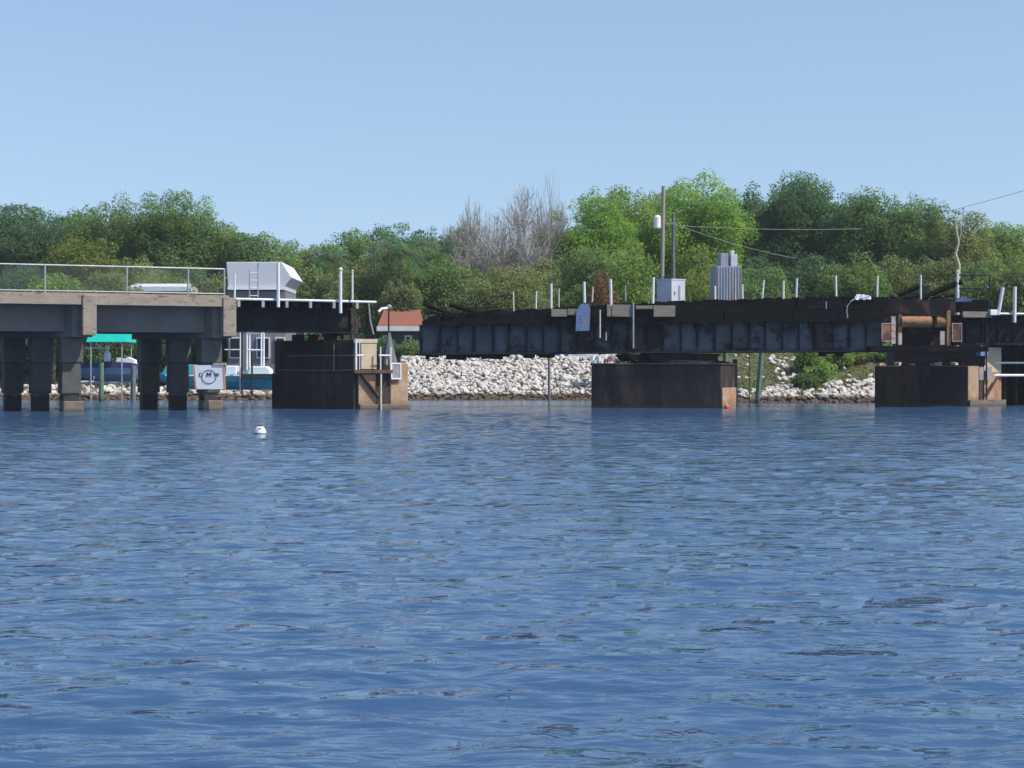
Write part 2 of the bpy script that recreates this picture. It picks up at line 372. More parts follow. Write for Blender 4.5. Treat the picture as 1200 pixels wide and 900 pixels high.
DK = (0.125,0.215,0.115); MD = (0.195,0.30,0.115); LT = (0.25,0.37,0.105); YL = (0.36,0.38,0.09); OL = (0.23,0.28,0.125); BR = (0.25,0.41,0.09)
T = [  # px, top, width, Y, colour, label, extra
 (20, 240, 150, 122, DK, 'dark evergreen at the left edge of the treeline', dict(nl=34)),
 (95, 243, 70, 124, DK, 'dark narrow tree between the left edge evergreen and the first pale crown', dict(nl=18)),
 (118, 238, 85, 118, MD, 'mid green tree with a small rounded top above the yellow green shrub', dict(nl=24)),
 (168, 226, 95, 117, MD, 'feathery mid green tree left of the tallest crown over the concrete bridge', dict(nl=28, leaf=.068)),
 (222, 225, 105, 116, MD, 'tall broad green tree, highest above the concrete bridge', dict(nl=34, leaf=.07)),
 (298, 273, 95, 115, MD, 'lower bushy green tree just behind the white roof', dict(nl=26)),
 (262, 262, 70, 117, LT, 'sloping pale green crown between the tallest crown and the white roof', dict(nl=20)),
 (372, 288, 75, 114, OL, 'low olive tree where the treeline dips lowest', dict(nl=20)),
 (412, 270, 90, 113, MD, 'rounded green tree above the white pipe rail', dict(nl=26)),
 (462, 263, 105, 118, DK, 'dark clumped tree left of the bare trees', dict(nl=30)),
 (505, 266, 60, 120, DK, 'small dark tree tucked against the bare trees', dict(nl=16)),
 (545, 262, 60, 121, OL, 'olive tree standing behind the bare grey branches', dict(nl=16)),
 (690, 228, 110, 112, BR, 'bright green tree right of the bare trees', dict(nl=28)),
 (727, 217, 95, 116, LT, 'green tree with a flat top left of the wooden utility pole', dict(nl=26)),
 (768, 225, 70, 118, LT, 'light green tree partly behind the wooden utility pole', dict(nl=18)),
 (822, 204, 120, 114, BR, 'airy bright green tree with sky showing through, right of the utility poles', dict(nl=34, dens=.85, lobe=(.18,.30))),
 (900, 214, 65, 118, DK, 'very dark tree behind the tall grey equipment housing', dict(nl=20)),
 (950, 204, 150, 116, DK, 'broad dark oak, the tallest crown right of the poles', dict(nl=44, col2=(0.13,0.22,0.07))),
 (1025, 222, 105, 113, MD, 'large mid green tree right of the broad dark oak', dict(nl=34, col2=(0.15,0.26,0.07))),
 (1078, 231, 95, 112, MD, 'green tree with a feathery outline above the tilted burnt timbers', dict(nl=30, leaf=.068)),
 (1125, 247, 85, 111, OL, 'greyish green tree behind the pale leaning snag', dict(nl=26, leaf=.068)),
 (1178, 262, 90, 115, LT, 'bushy green tree at the right edge of the treeline', dict(nl=26)),

 (62, 250, 120, 127, DK, 'dark tree filling behind the narrow dark tree at the left', dict(nl=22)),
 (150, 256, 120, 125, OL, 'olive tree low behind the feathery tree at the left', dict(nl=22)),
 (196, 246, 90, 123, MD, 'green tree wedged between the feathery tree and the tallest left crown', dict(nl=22)),
 (325, 282, 90, 119, MD, 'low green tree immediately right of the white roof', dict(nl=20)),
 (438, 282, 110, 121, MD, 'green tree in the second row above the pair of white posts', dict(nl=22)),
 (500, 282, 100, 122, MD, 'green tree in the second row left of the bare trees', dict(nl=22)),
 (590, 290, 120, 120, OL, 'wide olive tree low behind the bare trees', dict(nl=24)),
 (652, 262, 80, 119, LT, 'pale green tree peeking between bare twigs and bright green tree', dict(nl=18)),
 (795, 222, 100, 120, LT, 'light green crown behind the grey utility pole', dict(nl=22)),
 (856, 222, 80, 119, BR, 'bright green crown sloping down to the dark tree', dict(nl=22)),
 (848, 258, 90, 121, MD, 'mid green foliage above the tall grey housing', dict(nl=20)),
 (880, 250, 90, 123, DK, 'dark foliage right above the tall grey housing', dict(nl=20)),
 (1000, 245, 140, 122, DK, 'dark tree in the shade right of the broad oak', dict(nl=24)),
 (1100, 255, 110, 120, MD, 'green tree in the second row above the black rail', dict(nl=22)),
 (1150, 262, 90, 121, MD, 'green tree in the second row left of the last treeline crown', dict(nl=20)),
 (1225, 262, 90, 117, MD, 'green tree cut by the right edge of the picture', dict(nl=22)),
]
for i, (px, top, wpx, Y, c, lab, kw) in enumerate(T):
    tree('broadleaf_tree', lab, px, top, wpx, Y, c, 100+i, group='trees along the far bank', **kw)
# understorey: each bush a thing
U = [
 (25, 312, 130, 108, DK, 'dark bush behind the far left bridge railing', dict()),
 (105, 275, 90, 107, YL, 'yellow green feathery shrub standing above the concrete bridge railing', dict(nl=16, col2=(0.17,0.25,0.07))),
 (60, 322, 80, 100, LT, 'light green bush seen through the fence at the left', dict()),
 (150, 300, 80, 106, OL, 'olive bush right of the yellow green shrub', dict()),
 (125, 318, 80, 101, OL, 'dry looking olive bush behind the railing at mid fence', dict()),
 (205, 300, 90, 108, MD, 'green bush over the pale house roof behind the railing', dict()),
 (250, 322, 60, 102, OL, 'small olive bush left of the white roof', dict()),
 (345, 300, 70, 106, LT, 'light green bush just right of the white roof', dict()),
 (385, 312, 70, 104, OL, 'olive bush behind the pair of white posts on the steel span', dict()),
 (432, 305, 75, 106, OL, 'greyish olive bush right of the pair of white posts', dict()),
 (480, 300, 90, 107, MD, 'green bush above the red tiled roof', dict()),
 (468, 328, 60, 103, OL, 'olive bush at the foot of the palm with the widest fronds', dict()),
 (530, 300, 90, 106, MD, 'green bush above the left tip of the swing span', dict()),
 (590, 312, 110, 104, OL, 'olive thicket below the bare trees', dict(nl=26)),
 (640, 300, 70, 109, OL, 'olive bush between the bare trees and the bright green tree', dict()),
 (690, 290, 90, 106, MD, 'mid green bush behind the thick white posts', dict()),
 (735, 285, 80, 104, LT, 'pale green bush left of the white control cabinet', dict()),
 (705, 318, 36, 101, (0.22,0.13,0.08), 'brown withered shrub between two thick white posts', dict(nl=10)),
 (822, 286, 60, 106, BR, 'bright yellow green shrub left of the tall grey housing, upper clump', dict(nl=14, col2=(0.30,0.34,0.06))),
 (815, 312, 70, 103, YL, 'yellow green shrub right of the white control cabinet', dict(nl=16, col2=(0.19,0.27,0.07))),
 (880, 300, 90, 108, DK, 'dark bush right behind the tall grey housing', dict()),
 (893, 312, 70, 103, MD, 'green bush right of the tall grey housing', dict()),
 (950, 300, 110, 107, DK, 'dark wide bush below the broad oak', dict(nl=24)),
 (1005, 296, 80, 105, MD, 'green bush over the middle of the right swing arm', dict()),
 (1060, 300, 90, 106, OL, 'olive bush behind the tilted burnt timbers', dict()),
 (1110, 300, 80, 104, OL, 'olive bush left of the black rail', dict()),
 (1150, 305, 80, 103, MD, 'green bush right behind the black rail', dict()),
 (1190, 300, 60, 102, OL, 'olive bush at the right edge behind the two leaning white posts', dict()),
]
for i, (px, top, wpx, Y, c, lab, kw) in enumerate(U):
    kw = dict(kw); kw.setdefault('nl', 18)
    tree('shrub', lab, px, top, wpx, Y, c, 300+i, bot=420, group='bushes along the far bank', cat='bush', zg=bank_z((px-600)/F*Y, Y), lobe=(.22,.36), **kw)

for i, (px, top, w_, Y, c, lab) in enumerate((
    (-10, 378, 80, 101, DK, 'low dark hedge bush seen between the leftmost bridge piles'),
    (55, 380, 80, 102, DK, 'low dark hedge bush behind the second leftmost bridge pile'),
    (105, 382, 60, 101, MD, 'low green hedge bush seen left of the boat canopy posts'),
    (148, 384, 60, 102, MD, 'low green hedge bush behind the teal boat canopy'),
    (205, 380, 80, 101, DK, 'low dark hedge bush between the canopy and the warning board'),
    (252, 384, 50, 101.5, DK, 'low dark hedge bush left of the grey house wall'),
    (372, 380, 80, 103, DK, 'low dark hedge bush behind the rusty end of the left steel span'),
    (425, 384, 70, 103, DK, 'low dark hedge bush left of the red roofed house'),
    (522, 384, 50, 103, DK, 'low dark hedge bush behind the swing span tip'),
    (1040, 372, 80, 106, DK, 'low dark hedge bush seen through the left of the rusty frame'),
    (1095, 372, 80, 106, DK, 'low dark hedge bush seen through the right of the rusty frame'),
    (1150, 372, 80, 105, DK, 'low dark hedge bush behind the right approach span'),
    (1215, 372, 90, 106, DK, 'low dark hedge bush at the right edge of the picture'))):
    x = (px-600)/F*Y
    tree('hedge_bush', lab, px, top, w_, Y, c, 700+i, bot=452 if px < 500 else 434, group='low hedge along the far bank', cat='bush', zg=bank_z(x, Y), nl=10, lobe=(.35,.5))

# bare trees
def bare_tree(label, px, top, wpx, Y, seed, zg=2.0, depth=7):
    rr = random.Random(seed); H = zz(top, Y)-zg; W = wpx/F*Y
    root = thing('bare_tree', label, 'tree', ((px-600)/F*Y, Y, zg), 0, 'leafless trees in the middle of the treeline')
    tr = MB(); br = MB()
    def grow(p, d, L_, r, lev):
        n = 3; pts = [p]; q = p.copy(); dd = d.copy()
        for i in range(n):
            dd = (dd + Vector((rr.gauss(0,.13), rr.gauss(0,.13), rr.gauss(0.04,.08)))).normalized(); q = q + dd*L_/n; pts.append(q.copy())
        (tr if lev < 2 else br).tube(pts, r, 5 if lev < 3 else 3, r*0.6, cap=False)
        if lev >= depth: return
        for k in range(3 if lev in (1,2,3,4,5) else 2):
            sp = 0.55 if lev < 2 else 0.75
            nd = (dd + Vector((rr.gauss(0,sp)*W/H*1.1, rr.gauss(0,sp), rr.gauss(0.12,.35)))).normalized()
            j = rr.choice((2,3,3)); grow(pts[j], nd, L_*rr.uniform(.66,.86), max(r*0.58, 0.010), lev+1)
    L0 = H*0.235
    W0 = W
    for k in range(3):
        grow(Vector((rr.uniform(-.5,.5)*W*.2, rr.uniform(-.3,.3), -.2)), Vector((rr.gauss(0,.25), rr.gauss(0,.15), 1)).normalized(), L0*rr.uniform(.9,1.1), 0.035*H*.45, 0)
    av = np.array(tr.v + br.v); lo, hi = np.percentile(av, 1, 0), np.percentile(av, 99.7, 0)
    fx = W/(hi[0]-lo[0]); fz = H/hi[2]; cxx = (hi[0]+lo[0])/2
    for q_ in (tr, br): q_.v = [((a-cxx)*fx, b*fx, c*fz if c > 0 else c) for a, b, c in q_.v]
    mesh_obj('trunk', tr, M['bare_bark'], root); mesh_obj('branches', br, M['bare_bark'], root)
    return root
bare_tree('leafless grey tree, lower and leftmost of the bare trees', 560, 242, 88, 109, 5)
bare_tree('leafless grey tree with a broad dome of twigs, middle of the bare trees', 602, 222, 122, 110, 6)
bare_tree('leafless tree with warm brown twigs standing nearest in front of the bare trees', 585, 258, 110, 107, 12, depth=6)
bare_tree('slender leafless tree whose twigs reach highest, rightmost of the bare trees', 647, 210, 46, 111, 8, depth=6)

def palm(label, px, top, Y, seed, sc=1.0):
    g = random.Random(seed); x = (px-600)/F*Y; zg = bank_z(x, Y); H = zz(top, Y)-zg-.5*sc
    root = thing('palm_tree', label, 'palm tree', (x, Y, zg), 0, 'palm trees between the steel spans')
    mesh_obj('trunk', MB().tube([(0,0,-.3),(.1,0,H*.5),(.05,.05,H)], .14, 8, .10), M['bark'], root, smooth=True)
    V = []; F_ = []; cols = []
    for k in range(26):
        a = g.uniform(0, 6.283); el = g.uniform(-.5, 1.2); L_ = g.uniform(1.0, 1.5)*sc; n = 9; prev = Vector((.05,.05,H)); d = Vector((math.cos(a)*math.cos(el), math.sin(a)*math.cos(el), math.sin(el)))
        sd = Vector((-math.sin(a), math.cos(a), 0)); c0 = [c*g.uniform(.7,1.2) for c in (0.17,0.25,0.12)]
        for i in range(n):
            q = prev + d*L_/n; d = (d + Vector((0,0,-.17))).normalized()
            wl = .42*sc*math.sin(math.pi*(i+1)/(n+1.5))+.05
            for sgn in (-1, 1):
                for h_ in (0, .5):
                    m_ = prev.lerp(q, h_); b = len(V); tip = m_ + sd*sgn*wl + d*wl*.5 - Vector((0,0,wl*g.uniform(.3,.8)))
                    V += [m_, m_.lerp(q,.32), tip]; F_.append((b,b+1,b+2)); cols += [c0]*3
            prev = q
    me = bpy.data.meshes.new('fronds'); me.from_pydata([tuple(v) for v in V], [], F_); me.update()
    ca_ = me.color_attributes.new('leafcol','FLOAT_COLOR','POINT'); ca_.data.foreach_set('color', np.array([c+[1] for c in cols], np.float32).ravel()); me.materials.append(LEAF)
    o = bpy.data.objects.new('fronds', me); COL.objects.link(o); o.parent = root
palm('palm tree with drooping fronds left of the pair of white posts', 385, 292, 107.5, 1, 1.2)
palm('palm tree with the widest fronds, between the two steel spans', 468, 280, 104.5, 2, 1.6)
palm('low palm tree just right of the pair of white posts', 438, 290, 108, 3, 1.1)
palm('palm tree above the burnt left tip of the swing span', 512, 286, 108.3, 4, 1.2)

# ------------------------------------------------------------------ concrete bridge (left)
A = math.atan2(0.425, 0.905)
OX, OY = -335/F*68.0, 68.0
CW = Vector((-0.75, 0.66)).normalized()           # how piers run away from the camera
ca, sa = math.cos(A), math.sin(A)
def loc2(v): return Vector((v[0]*ca+v[1]*sa, -v[0]*sa+v[1]*ca))   # world vector -> bridge frame
C = loc2(CW)                                       # pier direction in bridge frame
br = thing('concrete_bridge', 'beige concrete bridge deck on square piles with a chain link railing', 'bridge', (OX, OY, 0), A)
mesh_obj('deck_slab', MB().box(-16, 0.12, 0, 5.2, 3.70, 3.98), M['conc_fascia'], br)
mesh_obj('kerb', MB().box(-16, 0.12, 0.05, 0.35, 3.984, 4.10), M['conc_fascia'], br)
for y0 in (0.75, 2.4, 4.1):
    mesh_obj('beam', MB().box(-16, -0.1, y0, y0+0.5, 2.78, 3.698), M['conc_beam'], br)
def skew(x0, x1, s0, s1, z0, z1, mb=None):
    mb = mb or MB()
    a = C*s0; b = C*s1
    return mb.prism([(x0+a.x, a.y), (x1+a.x, a.y), (x1+b.x, b.y), (x0+b.x, b.y)], z0, z1)
for bx in (-14.8, -9.85, -4.87, 0.12):
    mesh_obj('pilaster', MB().box(bx-0.24, bx+0.24, -0.06, 0.28, 2.64, 4.02), M['conc_fascia'], br, bevel=.02)
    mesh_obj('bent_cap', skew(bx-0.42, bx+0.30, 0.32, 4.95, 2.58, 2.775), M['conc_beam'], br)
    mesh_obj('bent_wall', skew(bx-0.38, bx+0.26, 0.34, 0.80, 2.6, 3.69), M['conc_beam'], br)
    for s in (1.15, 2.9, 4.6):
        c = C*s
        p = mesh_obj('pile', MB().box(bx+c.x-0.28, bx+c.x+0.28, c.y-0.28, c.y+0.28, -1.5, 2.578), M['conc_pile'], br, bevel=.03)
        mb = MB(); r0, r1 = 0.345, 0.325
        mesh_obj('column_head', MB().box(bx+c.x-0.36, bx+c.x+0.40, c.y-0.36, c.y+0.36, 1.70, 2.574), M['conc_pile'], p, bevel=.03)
        mb.add([(bx+c.x+dx*r, c.y+dy*r, z) for z, r in ((0.62, r0), (1.68, r1)) for dx, dy in ((-1,-1),(1,-1),(1,1),(-1,1))],
               [(3,2,1,0),(4,5,6,7),(0,1,5,4),(1,2,6,5),(2,3,7,6),(3,0,4,7)])
        j = mesh_obj('pile_jacket', mb, M['conc_jacket'], p, bevel=.03)
        if s == 1.15: mesh_obj('footing', MB().box(bx+c.x-0.30, bx+c.x+0.42, c.y-0.40, c.y+0.32, -1.4, 0.36), M['conc_foot'], p, bevel=.04)
# railing
def post_at(t): return MB().tube([(t, 0.16, 3.99), (t, 0.16, 5.06)], 0.035, 8)
for t in (-14.5, -11.8, -9.1, -6.36, -3.53, -1.34, -0.02):
    mesh_obj('rail_post', post_at(t), M['galv'], br)
mesh_obj('top_rail', MB().tube([(-16, 0.16, 5.04), (0, 0.16, 5.04)], 0.032, 8), M['galv'], br)
mesh_obj('bottom_rail', MB().tube([(-16, 0.16, 4.16), (0, 0.16, 4.16)], 0.022, 8), M['galv'], br)
mb = MB()
for k in range(-110, 172):                          # chain link, both diagonals
    for s in (1, -1):
        x0 = -16 + k*0.1; z0, z1 = 4.12, 5.02; x1 = x0 + s*(z1-z0)
        a = (x0, z0) if s == 1 else (x0, z0)
        lo, hi = sorted((x0, x1))
        if lo < -15.95 or hi > -0.05: continue
        mb.tube([(x0, 0.16, z0), (x1, 0.16, z1)], 0.0018, 3, cap=False)
mesh_obj('chain_link', mb, M['galv'], br)

# ------------------------------------------------------------------ steel approach span (left)
ap = thing('steel_approach_span', 'dark steel girder span with timber ties between concrete bridge and brick coloured pier', 'bridge span', (OX, OY, 0), A)
mesh_obj('girder', MB().box(0.42, 4.95, 0.75, 0.80, 2.85, 3.66).box(0.42,4.95,0.6,0.95,2.80,2.85).box(0.42,4.95,0.6,0.95,3.66,3.71), M['steel_shade'], ap)
mesh_obj('girder', MB().box(0.42, 4.95, 3.3, 3.35, 2.85, 3.66), M['steel_shade'], ap)
for x in np.arange(1.2, 4.95, 1.3):
    mesh_obj('stiffener', MB().box(x-.02, x+.02, 0.71, 0.745, 2.852, 3.658), M['steel_shade'], ap)
for x in np.arange(0.45, 5.0, 0.42):
    mesh_obj('tie', MB().box(x, x+.22, 0.25+random.uniform(-.1,.1), 4.2, 3.715, 3.93, jit=.01), M['char'], ap)
mesh_obj('walkway_plank', MB().box(0.42, 5.0, 0.20, 3.6, 3.935, 3.96), M['grey_wood'], ap)
mesh_obj('white_pipe', MB().tube([(0.3,0.12,3.98),(3.2,0.12,3.97),(5.75,0.12,3.95)], 0.045, 8), M['white'], ap)
for x in np.arange(0.5, 5.2, 0.9):
    mesh_obj('pipe_bracket', MB().box(x-.05, x+.05, 0.08, 0.22, 3.70, 3.93), M['galv'], ap)
setp(mesh_obj('end_pipe', MB().tube([(5.45,0.1,3.9),(5.5,0.08,3.3),(5.62,0.05,2.75)], 0.03, 6), M['galv'], ap))
mesh_obj('end_plate', MB().box(4.97, 5.03, 0.65, 3.9, 2.72, 3.70), M['rust_dark'], ap)
mb = MB()
for k in range(5): mb.box(4.95+.12*k, 5.05+.12*k, 0.8, 0.95+.3*k, 2.7+.1*k, 3.6-.12*k)
mesh_obj('hanging_burnt_plates', mb, M['rust_dark'], ap)

def make_post(name, label, h, r, m, loc, lean=(0,0), group=None, cat='post', cap=False):
    root = thing(name, label, cat, loc, 0, group)
    mesh_obj('pipe', MB().tube([(0,0,0),(lean[0],lean[1],h)], r, 10), m, root, smooth=False)
    if cap: mesh_obj('cap', MB().lathe([(r*1.35,0),(r*1.35,r*.8),(r*.5,r*1.8)], (lean[0],lean[1],h), 8), M['cream'], root)
    return root
def on_ap(px, dy=0.0):          # world point on the approach front plane for a pixel column
    s = (px-600)/F; t = (s*OY - OX)/(ca - s*sa); return Vector((OX+ca*t, OY+sa*t, 0)), t
GP = 'white posts standing on the steel approach span'
for px, y0, y1, r, lab, capd in ((275, 350, 320, .035, 'thin white pipe post at the joint between concrete and steel spans', 0),
        (326, 360, 308, .062, 'thick white post in front of the white roof', 0),
        (399, 367, 317, .062, 'thick white post, left one of the pair with a cream cap', 1),
        (413, 352, 318, .035, 'thin white post, right one of the pair with a cream cap', 1)):
    p, t = on_ap(px); Y = p.y; p.z = zz(y0, Y)
    make_post('marker_post', lab, zz(y1, Y)-p.z, r, M['white'], p, group=GP, cap=bool(capd))
p, t = on_ap(400); q, t2 = on_ap(413)
mesh_obj('cross_bar', MB().tube([(t,0.0,zz(321,p.y)),(t2,0.0,zz(321,p.y))], .02, 6).tube([(t,0.0,zz(336,p.y)),(t2,0.0,zz(336,p.y))], .015, 6), M['rust_dark'], ap)
p, t = on_ap(287); Y = p.y+3.5
lad = thing('ladder', 'grey steel ladder standing upright in front of the white roof', 'ladder', (p.x-1.0*0, p.y+1.2, 3.95), A)
mesh_obj('side_rail', MB().tube([(0,0,0),(0,0,1.15)], .022, 6), M['galv'], lad)
mesh_obj('side_rail', MB().tube([(.32,0,0),(.32,0,1.15)], .022, 6), M['galv'], lad)
for k in range(4): mesh_obj('rung', MB().tube([(0,0,.2+.28*k),(.32,0,.2+.28*k)], .015, 6), M['galv'], lad)

# ------------------------------------------------------------------ left pier
lp = thing('bridge_pier', 'dark pier with a tan end panel and rusty orange nose, left of the swing span', 'pier', (OX, OY, 0), A, 'bridge piers under the steel spans')
def lskew(x0, x1, s0, s1, z0, z1): return skew(x0, x1, s0, s1, z0, z1)
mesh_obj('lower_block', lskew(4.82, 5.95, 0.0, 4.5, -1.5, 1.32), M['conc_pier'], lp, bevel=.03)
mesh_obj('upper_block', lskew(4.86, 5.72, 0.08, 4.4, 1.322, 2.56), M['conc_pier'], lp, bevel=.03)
mesh_obj('end_panel', MB().box(5.12, 5.72, -0.02, 0.09, 1.48, 2.42), M['conc_tan'], lp)
mesh_obj('coping', MB().box(4.84, 5.75, -0.04, 0.10, 2.44, 2.585), M['conc_tan'], lp)
mesh_obj('nose_panel', MB().box(4.98, 5.66, -0.12, -0.003, -1.2, 1.30, jit=.01), M['conc_nose'], lp)
mesh_obj('footing_ledge', MB().box(5.0, 7.0, -0.2, -0.125, -1.2, 0.18, jit=.02), M['conc_foot'], lp)
mesh_obj('side_block', lskew(6.28, 6.98, 0.0, 3.2, -1.5, 1.70), M['conc_nose'], lp, bevel=.03)
mesh_obj('timber_fender', MB().box(5.97, 6.26, 0.05, 0.4, -1.2, 1.34, jit=.01), M['rust_dark'], lp)
mesh_obj('platform_beam', MB().box(4.75, 6.25, -0.30, 0.0, 1.325, 1.45), M['rust'], lp)
mesh_obj('diagonal_brace', MB().tube([(5.05,-.2,1.28),(5.75,-.2,0.42)], .07, 6), M['rust_dark'], lp)
mesh_obj('yellow_pipe', MB().tube([(5.80,-.25,1.3),(5.80,-.25,-.6)], .04, 8), M['cream'], lp)
for x, r in ((4.82,.045), (4.96,.02), (5.78,.028), (6.18,.03)): mesh_obj('guard_post', MB().tube([(x,-.26,1.45),(x,-.26,2.58 if x < 5.5 else 2.3)], r, 8), M['white'], lp)
mesh_obj('guard_rail', MB().tube([(4.82,-.26,1.98),(5.12,-.26,1.98)], .03, 6), M['white'], lp); mesh_obj('guard_rail', MB().tube([(5.72,-.26,1.98),(6.2,-.26,1.98)], .03, 6), M['white'], lp)
g = C; mb = MB()
mb.tube([(4.80,-.02,1.98),(4.8+g.x*3.6,-.02+g.y*3.6,1.98)], .012, 5).tube([(4.80,-.02,1.44),(4.8+g.x*4.2,-.02+g.y*4.2,1.44)], .010, 5).tube([(4.78+g.x*1.0,-.03+g.y*1.0,1.4),(4.78+g.x*1.0,-.03+g.y*1.0,2.45)], .014, 5)
mesh_obj('side_cable', mb, M['galv'], lp)
mesh_obj('meter_box', MB().box(6.02, 6.2, -.2, -.05, 1.62, 1.85), M['grey_panel'], lp, bevel=.01)
for s in (0.7, 1.6, 2.5, 3.4):
    c = C*s; mesh_obj('bearing_block', MB().box(4.95+c.x, 5.35+c.x, c.y, c.y+.3, 2.562, 2.78), M['rust_dark'], lp)
bd = thing('framed_board', 'small grey board with a white frame hung on the rusty pier nose', 'board', (OX, OY, 0), A)
mesh_obj('panel', MB().box(6.30, 6.62, -.10, -.07, 1.15, 1.66), M['grey_panel'], bd)
mb = MB().box(6.26,6.66,-.12,-.06,1.66,1.71).box(6.26,6.66,-.12,-.06,1.10,1.15).box(6.26,6.30,-.12,-.06,1.152,1.658).box(6.62,6.66,-.12,-.06,1.152,1.658)
mesh_obj('frame', mb, M['board_white'], bd)
lm = thing('lamp_pole', 'thin dark lamp pole with a white arm above a grey cone', 'lamp', (OX, OY, 0), A)
q = C*0.7
mesh_obj('cone_skirt', MB().lathe([(.34,0),(.24,.35),(.14,.75),(.06,1.15)], (6.55+q.x*.5, .5, 1.68), 10), M['tube'], lm)
mesh_obj('pole', MB().tube([(6.4,.5,1.7),(6.4,.5,3.78)], .035, 8), M['black_steel'], lm)
mesh_obj('lamp_arm', MB().tube([(6.42,.5,3.76),(6.1,.45,3.72),(5.95,.4,3.6)], .05, 8), M['white'], lm)
mesh_obj('lamp_head', MB().lathe([(.09,0),(.10,.06),(.05,.12)], (6.42,.5,3.76), 8), M['galv'], lm)

# ------------------------------------------------------------------ swing span
SX, SY = (495-600)/F*72.0, 72.0
EX, EY = (1112-600)/F*74.0, 74.0
B = math.atan2(EY-SY, EX-SX); SL = math.hypot(EX-SX, EY-SY)
cb, sb = math.cos(B), math.sin(B)
def on_sw(px, dy=0.0):
    """local t along the swing span whose front plane (moved back by dy) is seen in column px"""
    s = (px-600)/F; ox, oy = SX - sb*dy, SY + cb*dy
    t = (s*oy-ox)/(cb-s*sb); return t, oy+sb*t
sw = thing('swing_span', 'long fire blackened steel girder swing span with charred timber deck', 'bridge span', (SX, SY, 0), B)
zb = lambda t: 2.02+.0085*t
zt = lambda t: 3.22+.0140*t
tops = [(0,3.40),(1.9,3.60),(4.5,3.73),(7.8,3.94),(9.8,4.03),(13,4.14),(16.3,4.24),(18,4.28),(SL,4.26)]
def ztop(t): return float(np.interp(t, [a for a,_ in tops], [b for _,b in tops]))
def strip(x0, x1, y0, y1, lo, hi, n=1, mb=None):
    mb = mb or MB()
    for k in range(n):
        a = x0+(x1-x0)*k/n; b = x0+(x1-x0)*(k+1)/n
        mb.add([(a,y0,lo(a)),(b,y0,lo(b)),(b,y1,lo(b)),(a,y1,lo(a)),(a,y0,hi(a)),(b,y0,hi(b)),(b,y1,hi(b)),(a,y1,hi(a))],
               [(3,2,1,0),(4,5,6,7),(0,1,5,4),(2,3,7,6)] + ([(3,0,4,7)] if k == 0 else []) + ([(1,2,6,5)] if k == n-1 else []))
    return mb
WEB = 0.42
TM = [0, 1.9, 4.5, 7.8, 9.8, 13, 16.3, 18.0]
for y0 in (WEB, 3.3):
    wname = 'web_plate'
    w_ = mesh_obj(wname, strip(0.05, 17.9, y0, y0+.03, lambda t: zb(t)+.06, lambda t: zt(t)-.05), M['girder'], sw)
    mesh_obj('bottom_flange', strip(0.05, 17.9, y0-.2, y0+.23, zb, lambda t: zb(t)+.055), M['girder_dark'], sw)
    mesh_obj('top_flange', strip(0.05, 17.9, y0-.2, y0+.23, lambda t: zt(t)-.045, zt), M['girder_dark'], sw)
for x in np.arange(0.7, 17.8, 0.66):
    xx = x + random.uniform(-.05,.05); thick = .02 if random.random() < .6 else .045
    mesh_obj('stiffener', strip(xx-thick, xx+thick, WEB-.13, WEB-.002, lambda t: zb(t)+.058, lambda t: zt(t)-.048), M['girder_dark'], sw)
for y_ in (.09, -.10):
    mb = MB()
    for x in np.arange(.1, 17.8, .11):
        z = (zb(x)+.10) if y_ > 0 else (zt(x)-.10); mb.box(x-.013, x+.013, WEB-.014, WEB-.002, z-.013, z+.013)
    setp(mesh_obj('rivet_row', mb, M['girder_dark'], sw), kind='stuff')
for x in (8.1, 15.2):
    mesh_obj('splice_plate', strip(x, x+.34, WEB-.02, WEB-.003, lambda t: zb(t)+.14, lambda t: zt(t)-.14), M['rust_dark'], sw)
for k, x in enumerate(np.arange(0.2, 17.9, 0.46)):
    h = min(ztop(x)-zt(x), .30)-.02
    mesh_obj('tie', strip(x, x+.24, -0.02+random.uniform(-.06,.1), 4.0+random.uniform(-.1,.1), lambda t: zt(t)+.003, lambda t, h=h: zt(t)+h), M['char'], sw)
# charred longitudinal timbers, lengths butted with ragged ends
x = 0.0; k = 0
while x < 17.6:
    L_ = random.uniform(1.4, 2.9); x1 = min(x+L_, 17.8)
    off = random.uniform(-.04, .03)
    mesh_obj('charred_stringer', strip(x+.015, x1, -0.10+random.uniform(-.03,.03), 0.16, lambda t: zt(t)-.10+off, lambda t: zt(t)+.45*(ztop(t)-zt(t))+off, 4), M['char'], sw)
    mesh_obj('charred_guard_timber', strip(x+.2, x1+.18, -0.06+random.uniform(-.04,.03), 0.14, lambda t: zt(t)+.45*(ztop(t)-zt(t))+.012+off, lambda t: ztop(t)+random.uniform(-.03,.02), 5), M['char'], sw)
    x = x1; k += 1
mesh_obj('deck_planks', strip(0.6, 17.6, 0.2, 3.9, lambda t: zt(t)+min(ztop(t)-zt(t),.30)-.015, lambda t: ztop(t)-.06, 12), M['char'], sw)
for a, b, y0, y1 in ((646,664,362,371),(665,676,362,369),(711,716,357,371),(717,741,357,371),(745,765,358,362),(766,791,358,371)):
    ta, Y = on_sw(a, -.14); tb, _ = on_sw(b, -.14)
    mesh_obj('weathered_plank', MB().box(ta, tb, -.20, -.13, zz(y1, Y), zz(y0, Y), jit=.008), M['grey_wood'], sw)
